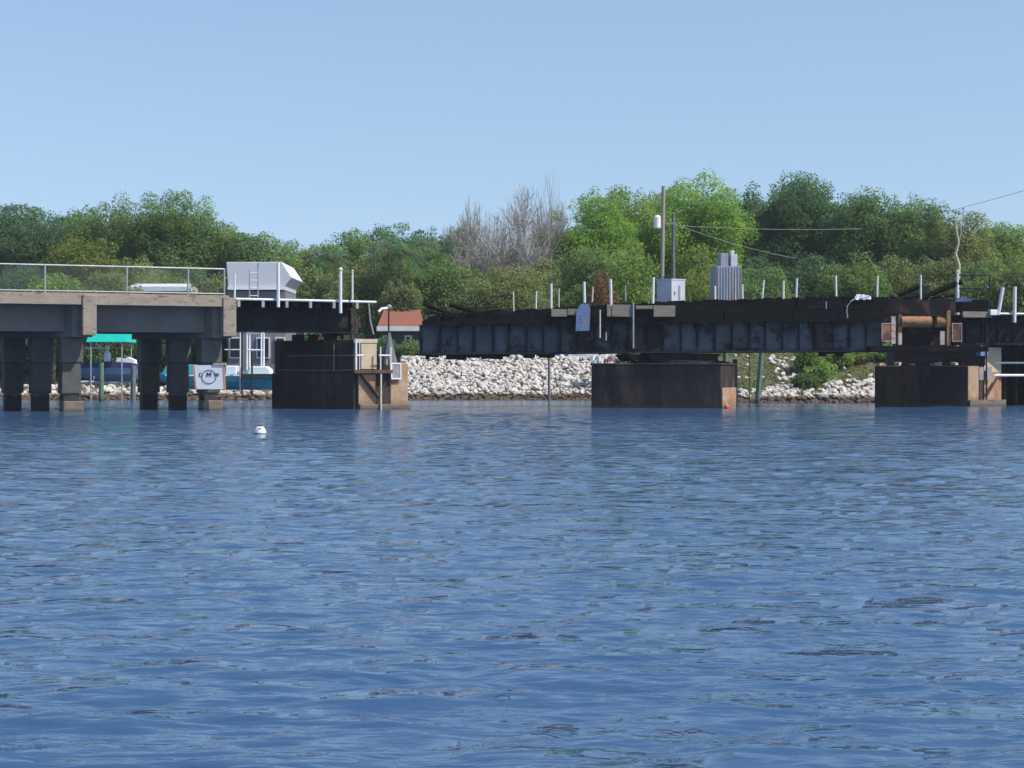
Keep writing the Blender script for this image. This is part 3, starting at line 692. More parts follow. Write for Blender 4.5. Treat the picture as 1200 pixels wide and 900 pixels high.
# ragged charred ends rising at the left tip
def swbar(pa, pb, dy, r, m, name, tgt=sw, n=6, sq=True):
    ta, Ya = on_sw(pa[0], dy); tb, Yb = on_sw(pb[0], dy)
    p = Vector((ta, dy, zz(pa[1], Ya))); q = Vector((tb, dy, zz(pb[1], Yb)))
    mid = p.lerp(q, .5)+Vector((0,0,random.uniform(-.03,.03)))
    return mesh_obj(name, MB().tube([p, mid, q], r, 4 if sq else n), m, tgt)
swbar((496,356),(530,368), .6, .07, M['char'], 'burnt_timber_end'); swbar((527,357),(560,366), 1.2, .08, M['char'], 'burnt_timber_end')
swbar((505,366),(525,368), .3, .05, M['char'], 'burnt_timber_end'); swbar((500,372),(528,365), .9, .05, M['rust_dark'], 'burnt_timber_end')
swbar((574,348),(602,345), 2.0, .03, M['black_steel'], 'burnt_rail', sq=False); swbar((572,363),(602,361), 2.0, .03, M['black_steel'], 'burnt_rail', sq=False)
swbar((575,348),(575,363), 2.0, .025, M['black_steel'], 'burnt_rail', sq=False)
# ragged lumps under the bottom flange at the left end
mb = MB()
for k in range(26):
    t = random.uniform(.1, 5.0) if k < 20 else random.uniform(15,17.5)
    h = random.uniform(.04,.20); mb.box(t, t+random.uniform(.15,.5), WEB-.1, WEB+.3, zb(t)-h, zb(t)-.002, jit=.02)
mesh_obj('hanging_debris', mb, M['char'], sw)
mb = MB()
for k in range(150):                                   # burnt stubs and flakes along the charred timber edge
    t = random.uniform(.3, 17.4); L_ = random.uniform(.05, .5); y_ = random.uniform(-.08, .25); h_ = random.uniform(.015, .075)
    mb.box(t, t+L_, y_, y_+random.uniform(.05,.14), ztop(t)-.05, ztop(t)+h_, tilt=random.uniform(-.12,.12), jit=.015)
for k in range(60):
    t = random.uniform(.3, 17.2); L_ = random.uniform(.08, .4)
    mb.box(t, t+L_, -.13, -.02, zt(t)-.10-random.uniform(.01,.09), zt(t)-.06, tilt=random.uniform(-.1,.1), jit=.015)
setp(mesh_obj('charred_flakes', mb, M['char'], sw), kind='stuff')
# conduit and hangers on the girder
for px, y0, y1, r, m_ in ((742,355,408,.035,'galv'), (703,363,396,.03,'cream'), (710,389,399,.03,'galv'), (968,353,362,.02,'galv')):
    t, Y = on_sw(px, -.22); mesh_obj('conduit', MB().tube([(t,-.24,zz(y0,Y)),(t,-.24,zz(y1,Y))], r, 8), M[m_], sw)
# pivot bearing (under the middle)
t0, _ = on_sw(795, 1.9)
pv = mesh_obj('pivot_drum', MB().lathe([(1.0,1.60),(1.9,1.66),(1.9,1.78),(1.55,1.82),(1.5,2.08)], (t0, 1.9, 0), 24), M['girder_dark'], sw)
for k in range(10):
    a = k/10*6.283; mesh_obj('roller', MB().tube([(t0+1.75*math.cos(a), 1.9+1.75*math.sin(a), 1.70),(t0+2.0*math.cos(a), 1.9+2.0*math.sin(a), 1.70)], .075, 8), M['rust_dark'], pv)
for a, b in ((735,752),(757,800),(812,845)):
    ta, _ = on_sw(a, .2); tb, _ = on_sw(b, .2)
    mesh_obj('pivot_bracket', MB().xz([(ta+.25,1.78),(tb-.25,1.78),(tb,2.06),(ta,2.06)], .25, 3.4), M['char'], sw)
# rusty end machinery frame
def swbox(x0, x1, y0, y1, dy0, dy1, m, name, tgt=sw, jit=0, bevel=0):
    ta, Y = on_sw(x0, dy0); tb, _ = on_sw(x1, dy0)
    return mesh_obj(name, MB().box(ta, tb, dy0, dy1, zz(y1, Y), zz(y0, Y), jit=jit), m, tgt, bevel=bevel)
swbox(1022, 1118, 350, 367, -.08, .9, M['burnt_rust'], 'burnt_end_beam', jit=.02)
swbox(1020, 1158, 405, 412, -.15, 2.4, M['char'], 'end_floor_beam', jit=.02)
swbox(1056, 1110, 384, 405, .5, .6, M['burnt_rust'], 'end_back_plate')
t1, Y = on_sw(1056, .05); t2, _ = on_sw(1091, .05); t3, _ = on_sw(1097, .05); t4, _ = on_sw(1109, .05)
mesh_obj('rusty_drum', MB().tube([(t1,.1,zz(376.5,Y)),(t2,.1,zz(376.5,Y))], .225, 20), M['orange_rust'], sw, smooth=False)
mesh_obj('rusty_drum', MB().tube([(t3,.1,zz(377,Y)),(t4,.1,zz(377,Y))], .22, 20), M['orange_rust'], sw)
swbox(1045, 1049.5, 371, 403, -.14, -.02, M['pale_rust'], 'end_post', jit=.01); swbox(1053, 1057, 362, 404, -.05, .05, M['rust'], 'end_post')
swbox(1053, 1057, 390, 404, -.16, -.06, M['pale_rust'], 'end_post')
swbox(1110, 1114, 364, 405, -.14, -.02, M['orange_rust'], 'end_post', jit=.01); swbox(1102, 1107, 388, 404, -.1, 0, M['pale_rust'], 'end_post')
for (px0, px1, y0, y1) in ((1033,1045,379,400),(1115.5,1127,379,400)):
    ta, Y = on_sw(px0, -.16); tb, _ = on_sw(px1, -.16); z0, z1 = zz(y1,Y), zz(y0,Y)
    b_ = thing('framed_board', 'rust brown board with a pale frame on the left post of the rusty end frame' if px0 < 1100 else 'rust brown board with a pale frame right of the rusty end frame', 'board', (SX, SY, 0), B, 'framed boards beside the rusty end frame')
    mesh_obj('panel', MB().box(ta+.02, tb-.02, -.18, -.16, z0+.02, z1-.02), M['rust'], b_)
    mesh_obj('frame', MB().box(ta,tb,-.20,-.15,z1-.02,z1+.01).box(ta,tb,-.20,-.15,z0-.01,z0+.02).box(ta,ta+.02,-.20,-.15,z0+.022,z1-.022).box(tb-.02,tb,-.20,-.15,z0+.022,z1-.022), M['pale_rust'], b_)
swbar((1043,349),(1081,334), .8, .085, M['char'], 'tilted_burnt_timber'); swbar((1078,351),(1127,330), .3, .11, M['char'], 'tilted_burnt_timber')
swbar((1060,350),(1086,345), .5, .08, M['char'], 'tilted_burnt_timber'); swbar((1090,349),(1118,346), .2, .07, M['char'], 'tilted_burnt_timber')
for px, r in ((1048,.14),(1091,.08),(1104,.1)):
    t, Y = on_sw(px, .2); mesh_obj('debris_lump', MB().lathe([(r*.5,0),(r,.5*r),(r*.9,r),(r*.3,1.4*r)], (t,.2,zz(349,Y)-.04), 7), M['rust_dark'], sw)
# white rag and hanging wire
rag = thing('white_rag', 'crumpled white plastic with a pale cord hanging over the girder', 'plastic sheet', (SX, SY, 0), B)
t, Y = on_sw(1009, -.1)
mb = MB()
for k in range(7):
    mb.box(t-.25+.08*k, t-.1+.08*k, -.15, .15, zz(351,Y)+.02*(k%3), zz(348,Y)+.03*((k*2)%3)+.03, jit=.035)
mesh_obj('plastic', mb, M['board_white'], rag)
pts = [(t-.2,-.16,zz(349,Y)),(t-.42,-.2,zz(353,Y)),(t-.58,-.22,zz(359,Y)),(t-.6,-.22,zz(366,Y)),(t-.56,-.22,zz(373,Y))]
mesh_obj('cord', MB().tube(pts, .022, 5), M['galv'], rag)

# marker posts on the swing span
GS = 'white marker posts along the swing span'
SP = [(602,364,342,.030,'cream','cream post at the right end of the thin black rail'),
 (628,363,341,.030,'white','thin white post standing alone left of the sign'),
 (646,362,332,.045,'white','tall white post, left of a close pair above the girder left half'),
 (655,362,338,.025,'cream','short thin post, right of the close pair left of the sign'),
 (685,354,330,.055,'white','thick white post directly above the pale blue sign'),
 (694,353,336,.030,'cream','tan thin post just right of the pale blue sign'),
 (716,358,327,.055,'white','thick white post between the sign and the control cabinet'),
 (733,352,334,.028,'galv','thin grey post left of the vertical conduit'),
 (765,357,325,.055,'white','thick white post immediately left of the control cabinet'),
 (838,356,335,.040,'white','white post touching the left side of the tall grey housing'),
 (870.5,354,333,.034,'white','white post touching the right side of the tall grey housing'),
 (893,353,328,.036,'white','slightly leaning white post, first to the right of the tall grey housing'),
 (918,353,329,.040,'white','white post, left of the pair right of the tall grey housing'),
 (933,352,326,.040,'white','white post, right of the pair right of the tall grey housing'),
 (980,350,323,.040,'white','white post alone above the middle of the right arm'),
 (1028,348,323,.036,'white','white post between the white plastic and the tilted timbers'),
 (1079,350,322,.036,'white','white post behind the smaller tilted burnt timber')]
for px, y0, y1, r, m_, lab in SP:
    t, Y = on_sw(px, .1); wx, wy = SX+cb*t-sb*.1, SY+sb*t+cb*.1
    z0 = zz(y0, Y)-.03; make_post('marker_post', lab, zz(y1,Y)-z0, r, M[m_], (wx, wy, z0), lean=(random.uniform(-.03,.03) if px != 893 else .07, 0), group=GS)
# sign on the girder
sg = thing('notice_board', 'weathered sign, tinted blue for shade, with clipped top corner hanging on the girder', 'sign', (SX, SY, 0), B)
t, Y = on_sw(683, -.26); k_ = Y/F
def sp(x, y): tt, YY = on_sw(x, -.26); return (tt, zz(y, YY))
mesh_obj('panel', MB().xz([sp(674.5,388),sp(690.5,387.5),sp(691.8,362),sp(690,356),sp(681,356),sp(675.5,364)], -.28, -.25), M['sign_face'], sg)
mb = MB()
for y in (370, 373.5, 377.5):
    x = 677.5
    while x < 682.5:
        wd = random.uniform(.6,1.6); a = sp(x, y); b = sp(min(x+wd,683), y+.9); mb.box(a[0], b[0], -.288, -.281, b[1], a[1]); x += wd+.35
a = sp(677, 386.5); b = sp(679.5, 384.5); mb.box(a[0], b[0], -.288, -.281, a[1], b[1])
mesh_obj('faded_lettering', mb, M['sign_ink'], sg)
a = sp(681,384); b = sp(689,374)
mesh_obj('faded_patch', MB().box(a[0], b[0], -.286, -.281, a[1], b[1], jit=.002), mat('faded_green_patch', (0.10,0.17,0.20), (0.15,0.21,0.29), 9), sg)
# white control cabinet
t, Y = on_sw(787, .5)
cx, cy, cz = SX+cb*t-sb*.5, SY+sb*t+cb*.5, zz(358, Y)
cab = thing('control_cabinet', 'white square metal control cabinet with a sunlit door side on the swing span', 'cabinet', (cx, cy, cz), 0)
u1 = Vector((0.57, 0.50)); u2 = Vector((-0.54, 0.42)); hh = zz(328,Y)-cz
mesh_obj('body', MB().prism([(0,0), tuple(u1), tuple(u1+u2), tuple(u2)], 0, hh), M['cab_white'], cab, bevel=.015)
n1 = Vector((u1.y, -u1.x)).normalized()
def onface(u, a, b, off0, off1, z0, z1):
    n = Vector((u.y,-u.x)).normalized()
    if u is u2: n = Vector((-u.y, u.x)).normalized()
    P = [u*a+n*off0, u*b+n*off0, u*b+n*off1, u*a+n*off1]
    return MB().prism([tuple(q) for q in P], z0, z1)
mesh_obj('door_louvre', onface(u1, .50, .62, .02, .003, hh*.25, hh*.8), M['cab_grey'], cab)
mesh_obj('door_handle', onface(u1, .2, .25, .04, .003, hh*.45, hh*.55), M['galv'], cab)
cc = (u1+u2)/2
mesh_obj('roof_cap', MB().prism([tuple(cc+(q-cc)*1.04) for q in (Vector((0,0)),u1,u1+u2,u2)], hh+.002, hh+.05), M['cab_white'], cab)
mesh_obj('roof_clutter', MB().box(-.25,.1,.3,.5,hh+.05,hh+.13,jit=.02).tube([(-.3,.4,hh+.12),(.05,.4,hh+.16)],.03,6), M['black_steel'], cab)
# tall grey housing
t, Y = on_sw(854, .5)
hx, hy, hz = SX+cb*t-sb*.5, SY+sb*t+cb*.5, zz(355, Y)
hs = thing('equipment_housing', 'tall grey ribbed metal housing with two small boxes on top', 'cabinet', (hx, hy, hz), R(12))
HW = .50; HH = zz(312, Y)-hz
mb = MB().box(-HW,HW,0,.8,0,HH)
mesh_obj('body', mb, M['cab_grey'], hs, bevel=.01)
mb = MB()
for k in range(9): mb.box(-HW+.05+k*.115, -HW+.085+k*.115, -.025, -.002, .03, HH-.03)
mesh_obj('ribs', mb, M['cab_grey'], hs)
mesh_obj('rust_strip', MB().box(.24,.29,-.03,-.027,.0,HH*.8), M['pale_rust'], hs)
mesh_obj('roof_box', MB().box(-.30,.02,.1,.5,HH+.002,HH+.50), M['cab_grey'], hs, bevel=.02)
mesh_obj('white_roof_box', MB().box(.10,.37,.05,.4,HH+.002,HH+.46), M['cab_white'], hs, bevel=.02)
mesh_obj('roof_box_cap', MB().box(.11,.27,.1,.3,HH+.462,HH+.62), M['cream'], hs, bevel=.02)

# black rail frame + white pole at the right
rl = thing('burnt_guard_rail', 'black two bar guard rail right of the tilted burnt timbers', 'railing', (SX, SY, 0), B)
for a, b in (((1122,322),(1160,322)), ((1122,338),(1160,338)), ((1160,322),(1160,350)), ((1123,322),(1123,350))):
    swbar(a, b, .35, .035, M['black_steel'], 'rail_bar', tgt=rl, sq=False)
t, Y = on_sw(1122, .25); wx, wy = SX+cb*t-sb*.25, SY+sb*t+cb*.25
make_post('marker_post', 'white post with a cream knob in front of the black rail', zz(319,Y)-zz(350,Y), .05, M['white'], (wx, wy, zz(350,Y)), group=GS, cap=True)
tp = thing('blue_tarp', 'faded blue tarpaulin lying on the deck under the black rail', 'tarpaulin', (SX, SY, 0), B)
t, Y = on_sw(1124, .1); mb = MB().xz([(t-.2,zz(354,Y)),(t+.5,zz(353,Y)),(t+.42,zz(350,Y)),(t+.15,zz(348,Y)),(t-.1,zz(349.5,Y))], .0, .6)
mesh_obj('sheet', mb, mat('blue_tarp', (0.10,0.12,0.26), (0.07,0.08,0.17), 4), tp)

# ------------------------------------------------------------------ centre pier
def quad(*a): return a
cp = thing('bridge_pier', 'broad dark concrete pivot pier under the middle of the swing span', 'pier', (0,0,0), 0, 'bridge piers under the steel spans')
P = [(at(693,0,73.4).x,73.4),(at(845,0,71.8).x,71.8),(at(861,0,73.2).x,73.2),(at(861,0,76.5).x,76.5),(at(840,0,78.5).x,78.5),(at(700,0,78.5).x,78.5)]
zt_ = zz(425.5, 72)
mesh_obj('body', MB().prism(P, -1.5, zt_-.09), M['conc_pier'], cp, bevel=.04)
c_ = Vector((sum(p[0] for p in P)/6, sum(p[1] for p in P)/6))
mesh_obj('coping', MB().prism([tuple(c_+(Vector(p)-c_)*1.012) for p in P], zt_-.088, zt_), M['conc_pier'], cp, bevel=.03)
a = Vector(P[1]); b = Vector(P[2]); n = Vector(((b-a).y, -(b-a).x)).normalized()
mb = MB().prism([tuple(a+n*.06), tuple(b+n*.06), tuple(b+n*.004), tuple(a+n*.004)], -1.2, .78)
mesh_obj('sunlit_patch', mb, M['conc_nose'], cp)  # bright slab painting the sunlit lower part of the chamfer
rf = thing('red_float', 'small red float at the waterline of the pivot pier', 'float', (at(851,476,71.9).x, 71.75, .06))
mesh_obj('ball', MB().lathe([(.03,-.1),(.085,-.05),(.1,0),(.085,.05),(.03,.1)], (0,0,0), 12), M['red'], rf, smooth=True)
mesh_obj('ring', MB().tube([(0,0,.1),(0,0,.17)], .015, 6), M['board_white'], rf)
dl = thing('mooring_dolphin', 'grey timber dolphin with a white shelf right of the pivot pier', 'post', (at(863,0,76).x, 76.5, 0))
mesh_obj('pile', MB().tube([(0,0,-1.2),(0,0,zz(421,76))], .10, 8), M['pole_grey'], dl); mesh_obj('pile', MB().tube([(-.45,.3,-1.2),(-.45,.3,zz(428,76))], .06, 8), M['pole_grey'], dl)
mesh_obj('shelf', MB().box(-.5,.06,-.1,.3,zz(428,76)+.002,zz(426,76)), M['cab_white'], dl)

# ------------------------------------------------------------------ right pier
rp = thing('bridge_pier', 'dark concrete pier with a rusty orange corner, right of the swing span', 'pier', (0,0,0), 0, 'bridge piers under the steel spans')
q0 = Vector((at(1133,0,76.5).x, 76.5)); q1 = Vector((at(1025,0,77.9).x, 77.9)); q2 = Vector((at(1176,0,77.6).x, 77.6))
dF = (q1-q0).normalized(); dN = (q2-q0).normalized(); nN = Vector((dN.y, -dN.x)); bk = Vector((.28,.96))*3.2
ztr = zz(428.5, 76.5)
ln = (q2-q0).length
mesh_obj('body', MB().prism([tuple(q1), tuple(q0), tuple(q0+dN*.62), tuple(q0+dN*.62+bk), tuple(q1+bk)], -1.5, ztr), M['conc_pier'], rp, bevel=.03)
def nb(a, b, z0, z1, o0, o1, m_, name, bevel=0): 
    return mesh_obj(name, MB().prism([tuple(q0+dN*a+nN*o0), tuple(q0+dN*b+nN*o0), tuple(q0+dN*b+nN*o1), tuple(q0+dN*a+nN*o1)], z0, z1), m_, rp, bevel=bevel)
nb(.02, .60, .2, ztr-.02, .06, .003, M['conc_nose'], 'nose_panel')
nb(.66, ln, -1.4, zz(436,77), -.12, -1.5, M['conc_nose'], 'side_block')
nb(.72, 1.0, -.2, zz(446,77), -.02, -.11, M['rust_dark'], 'timber_fender')
nb(1.1, ln, zz(436,77)+.002, zz(407,77), -.12, -1.2, M['conc_tan'], 'upper_block')
nb(.05, ln, -1.2, .25, .14, .063, M['conc_foot'], 'footing_ledge')
nb(.68, .92, zz(445,77), zz(430,77), .02, -.02, M['grey_panel'], 'grey_plate'); nb(1.08, 1.38, zz(445,77), zz(430,77), .02, -.02, M['grey_panel'], 'grey_plate')
nb(.72, 1.0, zz(417,77), zz(405,77), .05, -.2, mat('blue_box', (0.12,0.22,0.42), (0.09,0.16,0.3), 4), 'junction_box'); nb(1.0, 1.12, zz(417,77), zz(407,77), .06, -.2, M['board_white'], 'junction_box')
p = q0+dN*1.02+nN*.08; mesh_obj('riser_pipe', MB().tube([(p.x,p.y,-.6),(p.x,p.y,zz(378,77))], .035, 6), M['rust_dark'], rp)
p2 = q0+dN*1.65+nN*.02; mesh_obj('diagonal_brace', MB().tube([(p.x,p.y,.4),(p2.x,p2.y,1.1)], .05, 6), M['rust_dark'], rp)
mesh_obj('bearing_beam', MB().prism([tuple(q1+Vector((.9,.6))), tuple(q0+Vector((.9,.6))), tuple(q0+Vector((.9,2.2))), tuple(q1+Vector((.9,2.2)))], ztr+.002, zz(405,76)), M['rust_dark'], rp, bevel=.03)
mb = MB()
for k in range(9):
    s = random.random(); c = q1.lerp(q0, s)+Vector((.1,.25)); mb.box(c.x-.12,c.x+.12,c.y-.1,c.y+.1,ztr+.002,ztr+random.uniform(.05,.14),rz=random.random(),jit=.03)
mesh_obj('loose_debris', mb, M['pale_rust'], rp)

# ------------------------------------------------------------------ right approach span
RXo = Vector((at(1126,0,76.2).x, 76.2)); AR = R(14)
ra = thing('steel_approach_span', 'dark steel girder span with a white pipe at the right edge', 'bridge span', (RXo.x, RXo.y, 0), AR)
cr_, sr_ = math.cos(AR), math.sin(AR)
def on_ra(px): s=(px-600)/F; t=(s*RXo.y-RXo.x)/(cr_-s*sr_); return t, RXo.y+sr_*t
mesh_obj('girder', MB().box(.2,9,.55,.60,zz(402,77),zz(377,77)).box(.2,9,.4,.75,zz(404,77),zz(402,77)-.003).box(.2,9,.4,.75,zz(377,77)+.003,zz(375,77)), M['steel_shade'], ra)
mesh_obj('girder', MB().box(.2,9,3.0,3.05,zz(404,77),zz(375,77)), M['steel_shade'], ra)
for x in np.arange(.5, 9, .7): mesh_obj('stiffener', MB().box(x-.02,x+.02,.46,.545,zz(402,77)+.002,zz(377,77)-.002), M['steel_shade'], ra)
for x in np.arange(.1, 9, .42): mesh_obj('tie', MB().box(x,x+.22,.05+random.uniform(-.08,.08),3.8,zz(375,77)+.004,zz(369.5,77),jit=.01), M['char'], ra)
ta, _ = on_ra(1165)
mesh_obj('white_pipe', MB().tube([(ta,-.02,zz(368,77)),(9,-.02,zz(368,77))], .045, 8), M['white'], ra)
tb, _ = on_ra(1128); tc_, _ = on_ra(1162)
mesh_obj('weathered_plank', MB().box(tb,tc_,-.08,.02,zz(372,77),zz(366,77),jit=.02), M['grey_wood'], ra)
mesh_obj('charred_beam', MB().box(.0,tc_-.1,.04,.5,zz(366,77)+.004,zz(352,77),jit=.03), M['char'], ra)
td, _ = on_ra(1158); te, _ = on_ra(1166)
jb = mesh_obj('white_end_box', MB().box(td,te,-.2,.02,zz(370,77),zz(363.5,77)), M['board_white'], ra, bevel=.02)
for px, y0, y1, r, ln_, lab in ((1168,369,337,.07,.19,'thick white post leaning right near the right edge'), (1187,378,336,.07,.02,'thick upright white post at the right edge')):
    t, Y = on_ra(px); make_post('marker_post', lab, zz(y1,Y)-zz(y0,Y), r, M['white'], (RXo.x+cr_*t+sr_*.12, RXo.y+sr_*t-cr_*.12, zz(y0,Y)), lean=(ln_,0), group='leaning white posts at the right edge')
fd = thing('fender_wall', 'black timber fender wall with two white rails at the right edge', 'fender', (RXo.x, RXo.y, 0), AR)
tf, _ = on_ra(1177)
mesh_obj('timber_wall', MB().box(tf,9,1.3,1.7,-1.4,zz(405,77)), M['char'], fd)
for x in np.arange(tf+.1, 9, .5): mesh_obj('timber_pile', MB().tube([(x,1.2,-1.4),(x,1.2,zz(400,77))], .13, 8), M['char'], fd)
for y_ in (425, 440): mesh_obj('white_rail', MB().tube([(tf-.05,.9,zz(y_,77)),(9,.9,zz(y_,77))], .055 if y_ == 440 else .04, 8), M['board_white'], fd)

# ------------------------------------------------------------------ buoy
bu = thing('mooring_buoy', 'small white domed buoy with a dark cap floating on open water', 'buoy', at(305,508.5,42.7))
bu.location.z = 0.0
mesh_obj('float', MB().lathe([(.10,-.06),(.135,0.0),(.13,.05),(.11,.11),(.07,.155),(.045,.165)], (0,0,0), 20), M['board_white'], bu, smooth=True)
mesh_obj('rim', MB().lathe([(.12,-.03),(.145,-.02),(.145,.012),(.12,.02)], (0,0,0), 20), M['black_steel'], bu)
mesh_obj('cap', MB().lathe([(.045,.16),(.045,.19),(.03,.195)], (0,0,0), 10), M['black_steel'], bu)
mesh_obj('label_patch', MB().box(-.035,.03,-.112,-.08,.07,.135), M['grey_panel'], bu)

# ------------------------------------------------------------------ warning board on the pile
c = C*1.15; wx = 0.12+c.x
wl = Vector((OX + ca*wx - sa*(c.y-.55), OY + sa*wx + ca*(c.y-.55)))
wb = thing('warning_board', 'white board with a black circle and letter on the concrete pile nearest the steel span', 'sign', (wl.x, wl.y, 0), 0)
kx = wl.y/F
def wpt(x, y): return ((x-247)*kx, zz(y, wl.y))
ox = wl.x - (247-600)*kx
def wp(x, y): p = wpt(x, y); return (p[0]-ox, p[1])
mesh_obj('panel', MB().xz([wp(232,456),wp(263.5,456),wp(262,428),wp(229,428)], -.20, -.16), M['board_white'], wb)
mesh_obj('edge', MB().xz([wp(230,456.5),wp(232,456),wp(229,428),wp(227,428)], -.21, -.155), M['orange_edge'], wb)
mesh_obj('edge', MB().xz([wp(263.5,456),wp(265.5,456.5),wp(264,428),wp(262,428)], -.21, -.155), M['orange_edge'], wb)
mesh_obj('top_cap', MB().xz([wp(251,428),wp(266,428),wp(266,425),wp(251,425.5)], -.23, -.1), M['pale_rust'], wb)
mb = MB(); cx0, cz0 = wp(246, 441.5); rr0 = 8.3*kx
for k in range(20):
    a0 = k/20*6.283; a1 = (k+.8)/20*6.283
    mb.tube([(cx0+rr0*math.cos(a0), -.205, cz0+rr0*math.sin(a0)*.95), (cx0+rr0*math.cos(a1), -.205, cz0+rr0*math.sin(a1)*.95)], .014, 4)
mesh_obj('circle', mb, M['ink'], wb)
def strokes(segs, r=.012, y=-.206):
    mb = MB()
    for (x0,y0,x1,y1) in segs:
        a = wp(x0,y0); b = wp(x1,y1); mb.tube([(a[0],y,a[1]),(b[0],y,b[1])], r, 4)
    return mb
mesh_obj('letter', strokes([(244,441,244,436.5),(244,436.5,246,439.5),(246,439.5,248,436.5),(248,436.5,248,441)], .02), M['ink'], wb)
mesh_obj('side_mark', strokes([(235,437,235,441),(235,437,237,437),(235,441,237,441),(238.5,437,238.5,441)]), M['ink'], wb)
mesh_obj('side_mark', strokes([(252,437,253.5,438.5),(253.5,438.5,252,441),(255,437,255,441),(257,437,257,441),(255,439,257,439)]), M['ink'], wb)

# ------------------------------------------------------------------ far shore: houses, boats, docks
def house(label, px0, px1, ridge, eave, base, Y, roofm, wallm, hip, D=7, win=(), fascia=True, zg=1.5):
    x0 = (px0-600)/F*Y; x1 = (px1-600)/F*Y; xc = (x0+x1)/2; w2 = (x1-x0)/2
    zr = zz(ridge, Y+ (D/2 if hip else D/2))-zg; ze = zz(eave, Y)-zg
    h = thing('house', label, 'house', (xc, Y, zg))
    mesh_obj('wall', MB().box(-w2+.3, w2-.3, .35, D-.35, -.5, ze-.003), wallm, h)
    i0, i1 = hip
    mb = MB().add([(-w2,0,ze),(w2,0,ze),(w2,D,ze),(-w2,D,ze),(-w2+i0,D/2,zr),(w2-i1,D/2,zr)], [(0,1,5,4),(2,3,4,5),(1,2,5),(3,0,4),(3,2,1,0)])
    rf = mesh_obj('roof', mb, roofm, h)
    if fascia: mesh_obj('fascia', MB().box(-w2-.02,w2+.02,-.06,-.003,ze-.22,ze+.03).box(w2+.003,w2+.06,0,D,ze-.22,ze+.03), M['white'], rf)
    for (a, b, y0, y1) in win:
        wa = (a-600)/F*Y-xc; wb_ = (b-600)/F*Y-xc
        f = mesh_obj('window', MB().box(wa,wb_,.27,.345,zz(y1,Y)-zg,zz(y0,Y)-zg), M['white'], h)
        mesh_obj('pane', MB().box(wa+.07,wb_-.07,.24,.266,zz(y1,Y)-zg+.07,zz(y0,Y)-zg-.07), M['glass'], f)
    return h
house('low house with a long white roof edge seen through the bridge railing', 150, 222, 332.5, 336.5, 440, 103, M['white_roof'], M['dark_wall'], (.15,.15), D=2.4, win=((160,180,342,352),))
house('small house with orange red roof and white eaves left of the swing span', 442, 494, 362, 383, 420, 100, M['red_roof'], M['dark_wall'], (0.2,0.2), D=5,
      win=((448,458,393,408),(474,482,393,408)), zg=2.0)
Yh = 97.0; kh = Yh/F; xh = (302-600)*kh
wh = thing('house', 'grey house topped by a boxy white metal roof above the steel approach span', 'house', (xh, Yh, 1.5))
pz = lambda x, y: ((x-302)*kh, zz(y, Yh)-1.5)
mesh_obj('wall', MB().box((266-302)*kh, (334-302)*kh, .2, 5.0, -.5, pz(0,341)[1]), M['house_wall'], wh)
rf = mesh_obj('roof', MB().xz([pz(267,336),pz(333,336),pz(342,325),pz(330,307),pz(265,307)], 0, 5.2), M['white_roof'], wh, bevel=.03)
mesh_obj('fascia', MB().xz([pz(267,339.5),pz(333,339.5),pz(334,336.1),pz(267,336.1)], -.08, 5.2), M['board_white'], rf)
mb = MB()
for x in (303,): mb.box((x-302)*kh-.008, (x-302)*kh+.008, -.02, -.002, pz(0,335.5)[1], pz(0,308)[1])
mesh_obj('roof_seam', mb, M['galv'], rf)
for a, b, y0, y1 in ((268,282,395,420),(300,316,395,420),(322,334,395,420)):
    f = mesh_obj('window', MB().box((a-302)*kh,(b-302)*kh,.12,.197,pz(0,y1)[1],pz(0,y0)[1]), M['white'], wh)
    mesh_obj('pane', MB().box((a-302)*kh+.07,(b-302)*kh-.07,.09,.117,pz(0,y1)[1]+.07,pz(0,y0)[1]-.07), M['glass'], f)
def hull_mb(L_, B_, H_, bow=1, n=12):
    mb = MB(); rings = []
    for i in range(n+1):
        u = i/n; wd = B_/2*(1-max(0,(u-.45)/.55)**2.2)*(.85+.15*min(u*4,1)); kl = H_*max(0,(u-.6)/.4)**2*.75; sh = H_*(1+.18*u*u)
        wd = max(wd, .02); x = (u-.5)*L_*bow
        rings.append([(x,-wd,sh),(x,-wd*.92,sh*.55+kl*.2),(x,-wd*.6,.12+kl),(x,0,kl),(x,wd*.6,.12+kl),(x,wd*.92,sh*.55+kl*.2),(x,wd,sh),(x,wd*.9,sh-.02),(x,0,sh-.10),(x,-wd*.9,sh-.02)])
    m = len(rings[0]); base = len(mb.v)
    for r in rings: mb.v += r
    for i in range(n):
        for k in range(m):
            a = base+i*m+k; b = base+i*m+(k+1)%m; mb.f.append((a,b,b+m,a+m))
    mb.f.append(tuple(base+k for k in range(m))); mb.f.append(tuple(base+n*m+k for k in range(m-1,-1,-1)))
    return mb
YB = 90.5; k_ = YB/F
b1 = thing('motor_boat', 'blue grey boat with a navy cover on a lift under the teal canopy', 'boat', ((124-600)*k_, YB, zz(447,YB)))
mesh_obj('hull', hull_mb(3.1,1.5,.62,-1), M['blue_hull'], b1)
mesh_obj('cover', MB().xz([(-1.4,.65),(1.45,.64),(1.35,.88),(.2,.95),(-1.2,.82)], -.6, .6), M['navy'], b1)
mesh_obj('outboard_motor', MB().lathe([(.10,.8),(.16,.95),(.17,1.25),(.10,1.4),(.04,1.45)], (.12,-.2,0), 10).lathe([(.08,1.5),(.12,1.6),(.05,1.72)], (.12,-.2,0), 8), M['board_white'], b1)
mesh_obj('windscreen', MB().xz([(.55,.85),(1.45,.85),(1.4,1.02),(1.1,1.15),(.9,1.05),(.6,1.12)], -.4, .3), M['board_white'], b1)
cn = thing('boat_canopy', 'bright teal fabric canopy on posts over the blue grey boat', 'canopy', ((131-600)*k_, YB, 0))
z0, z1 = zz(401,YB), zz(390,YB)
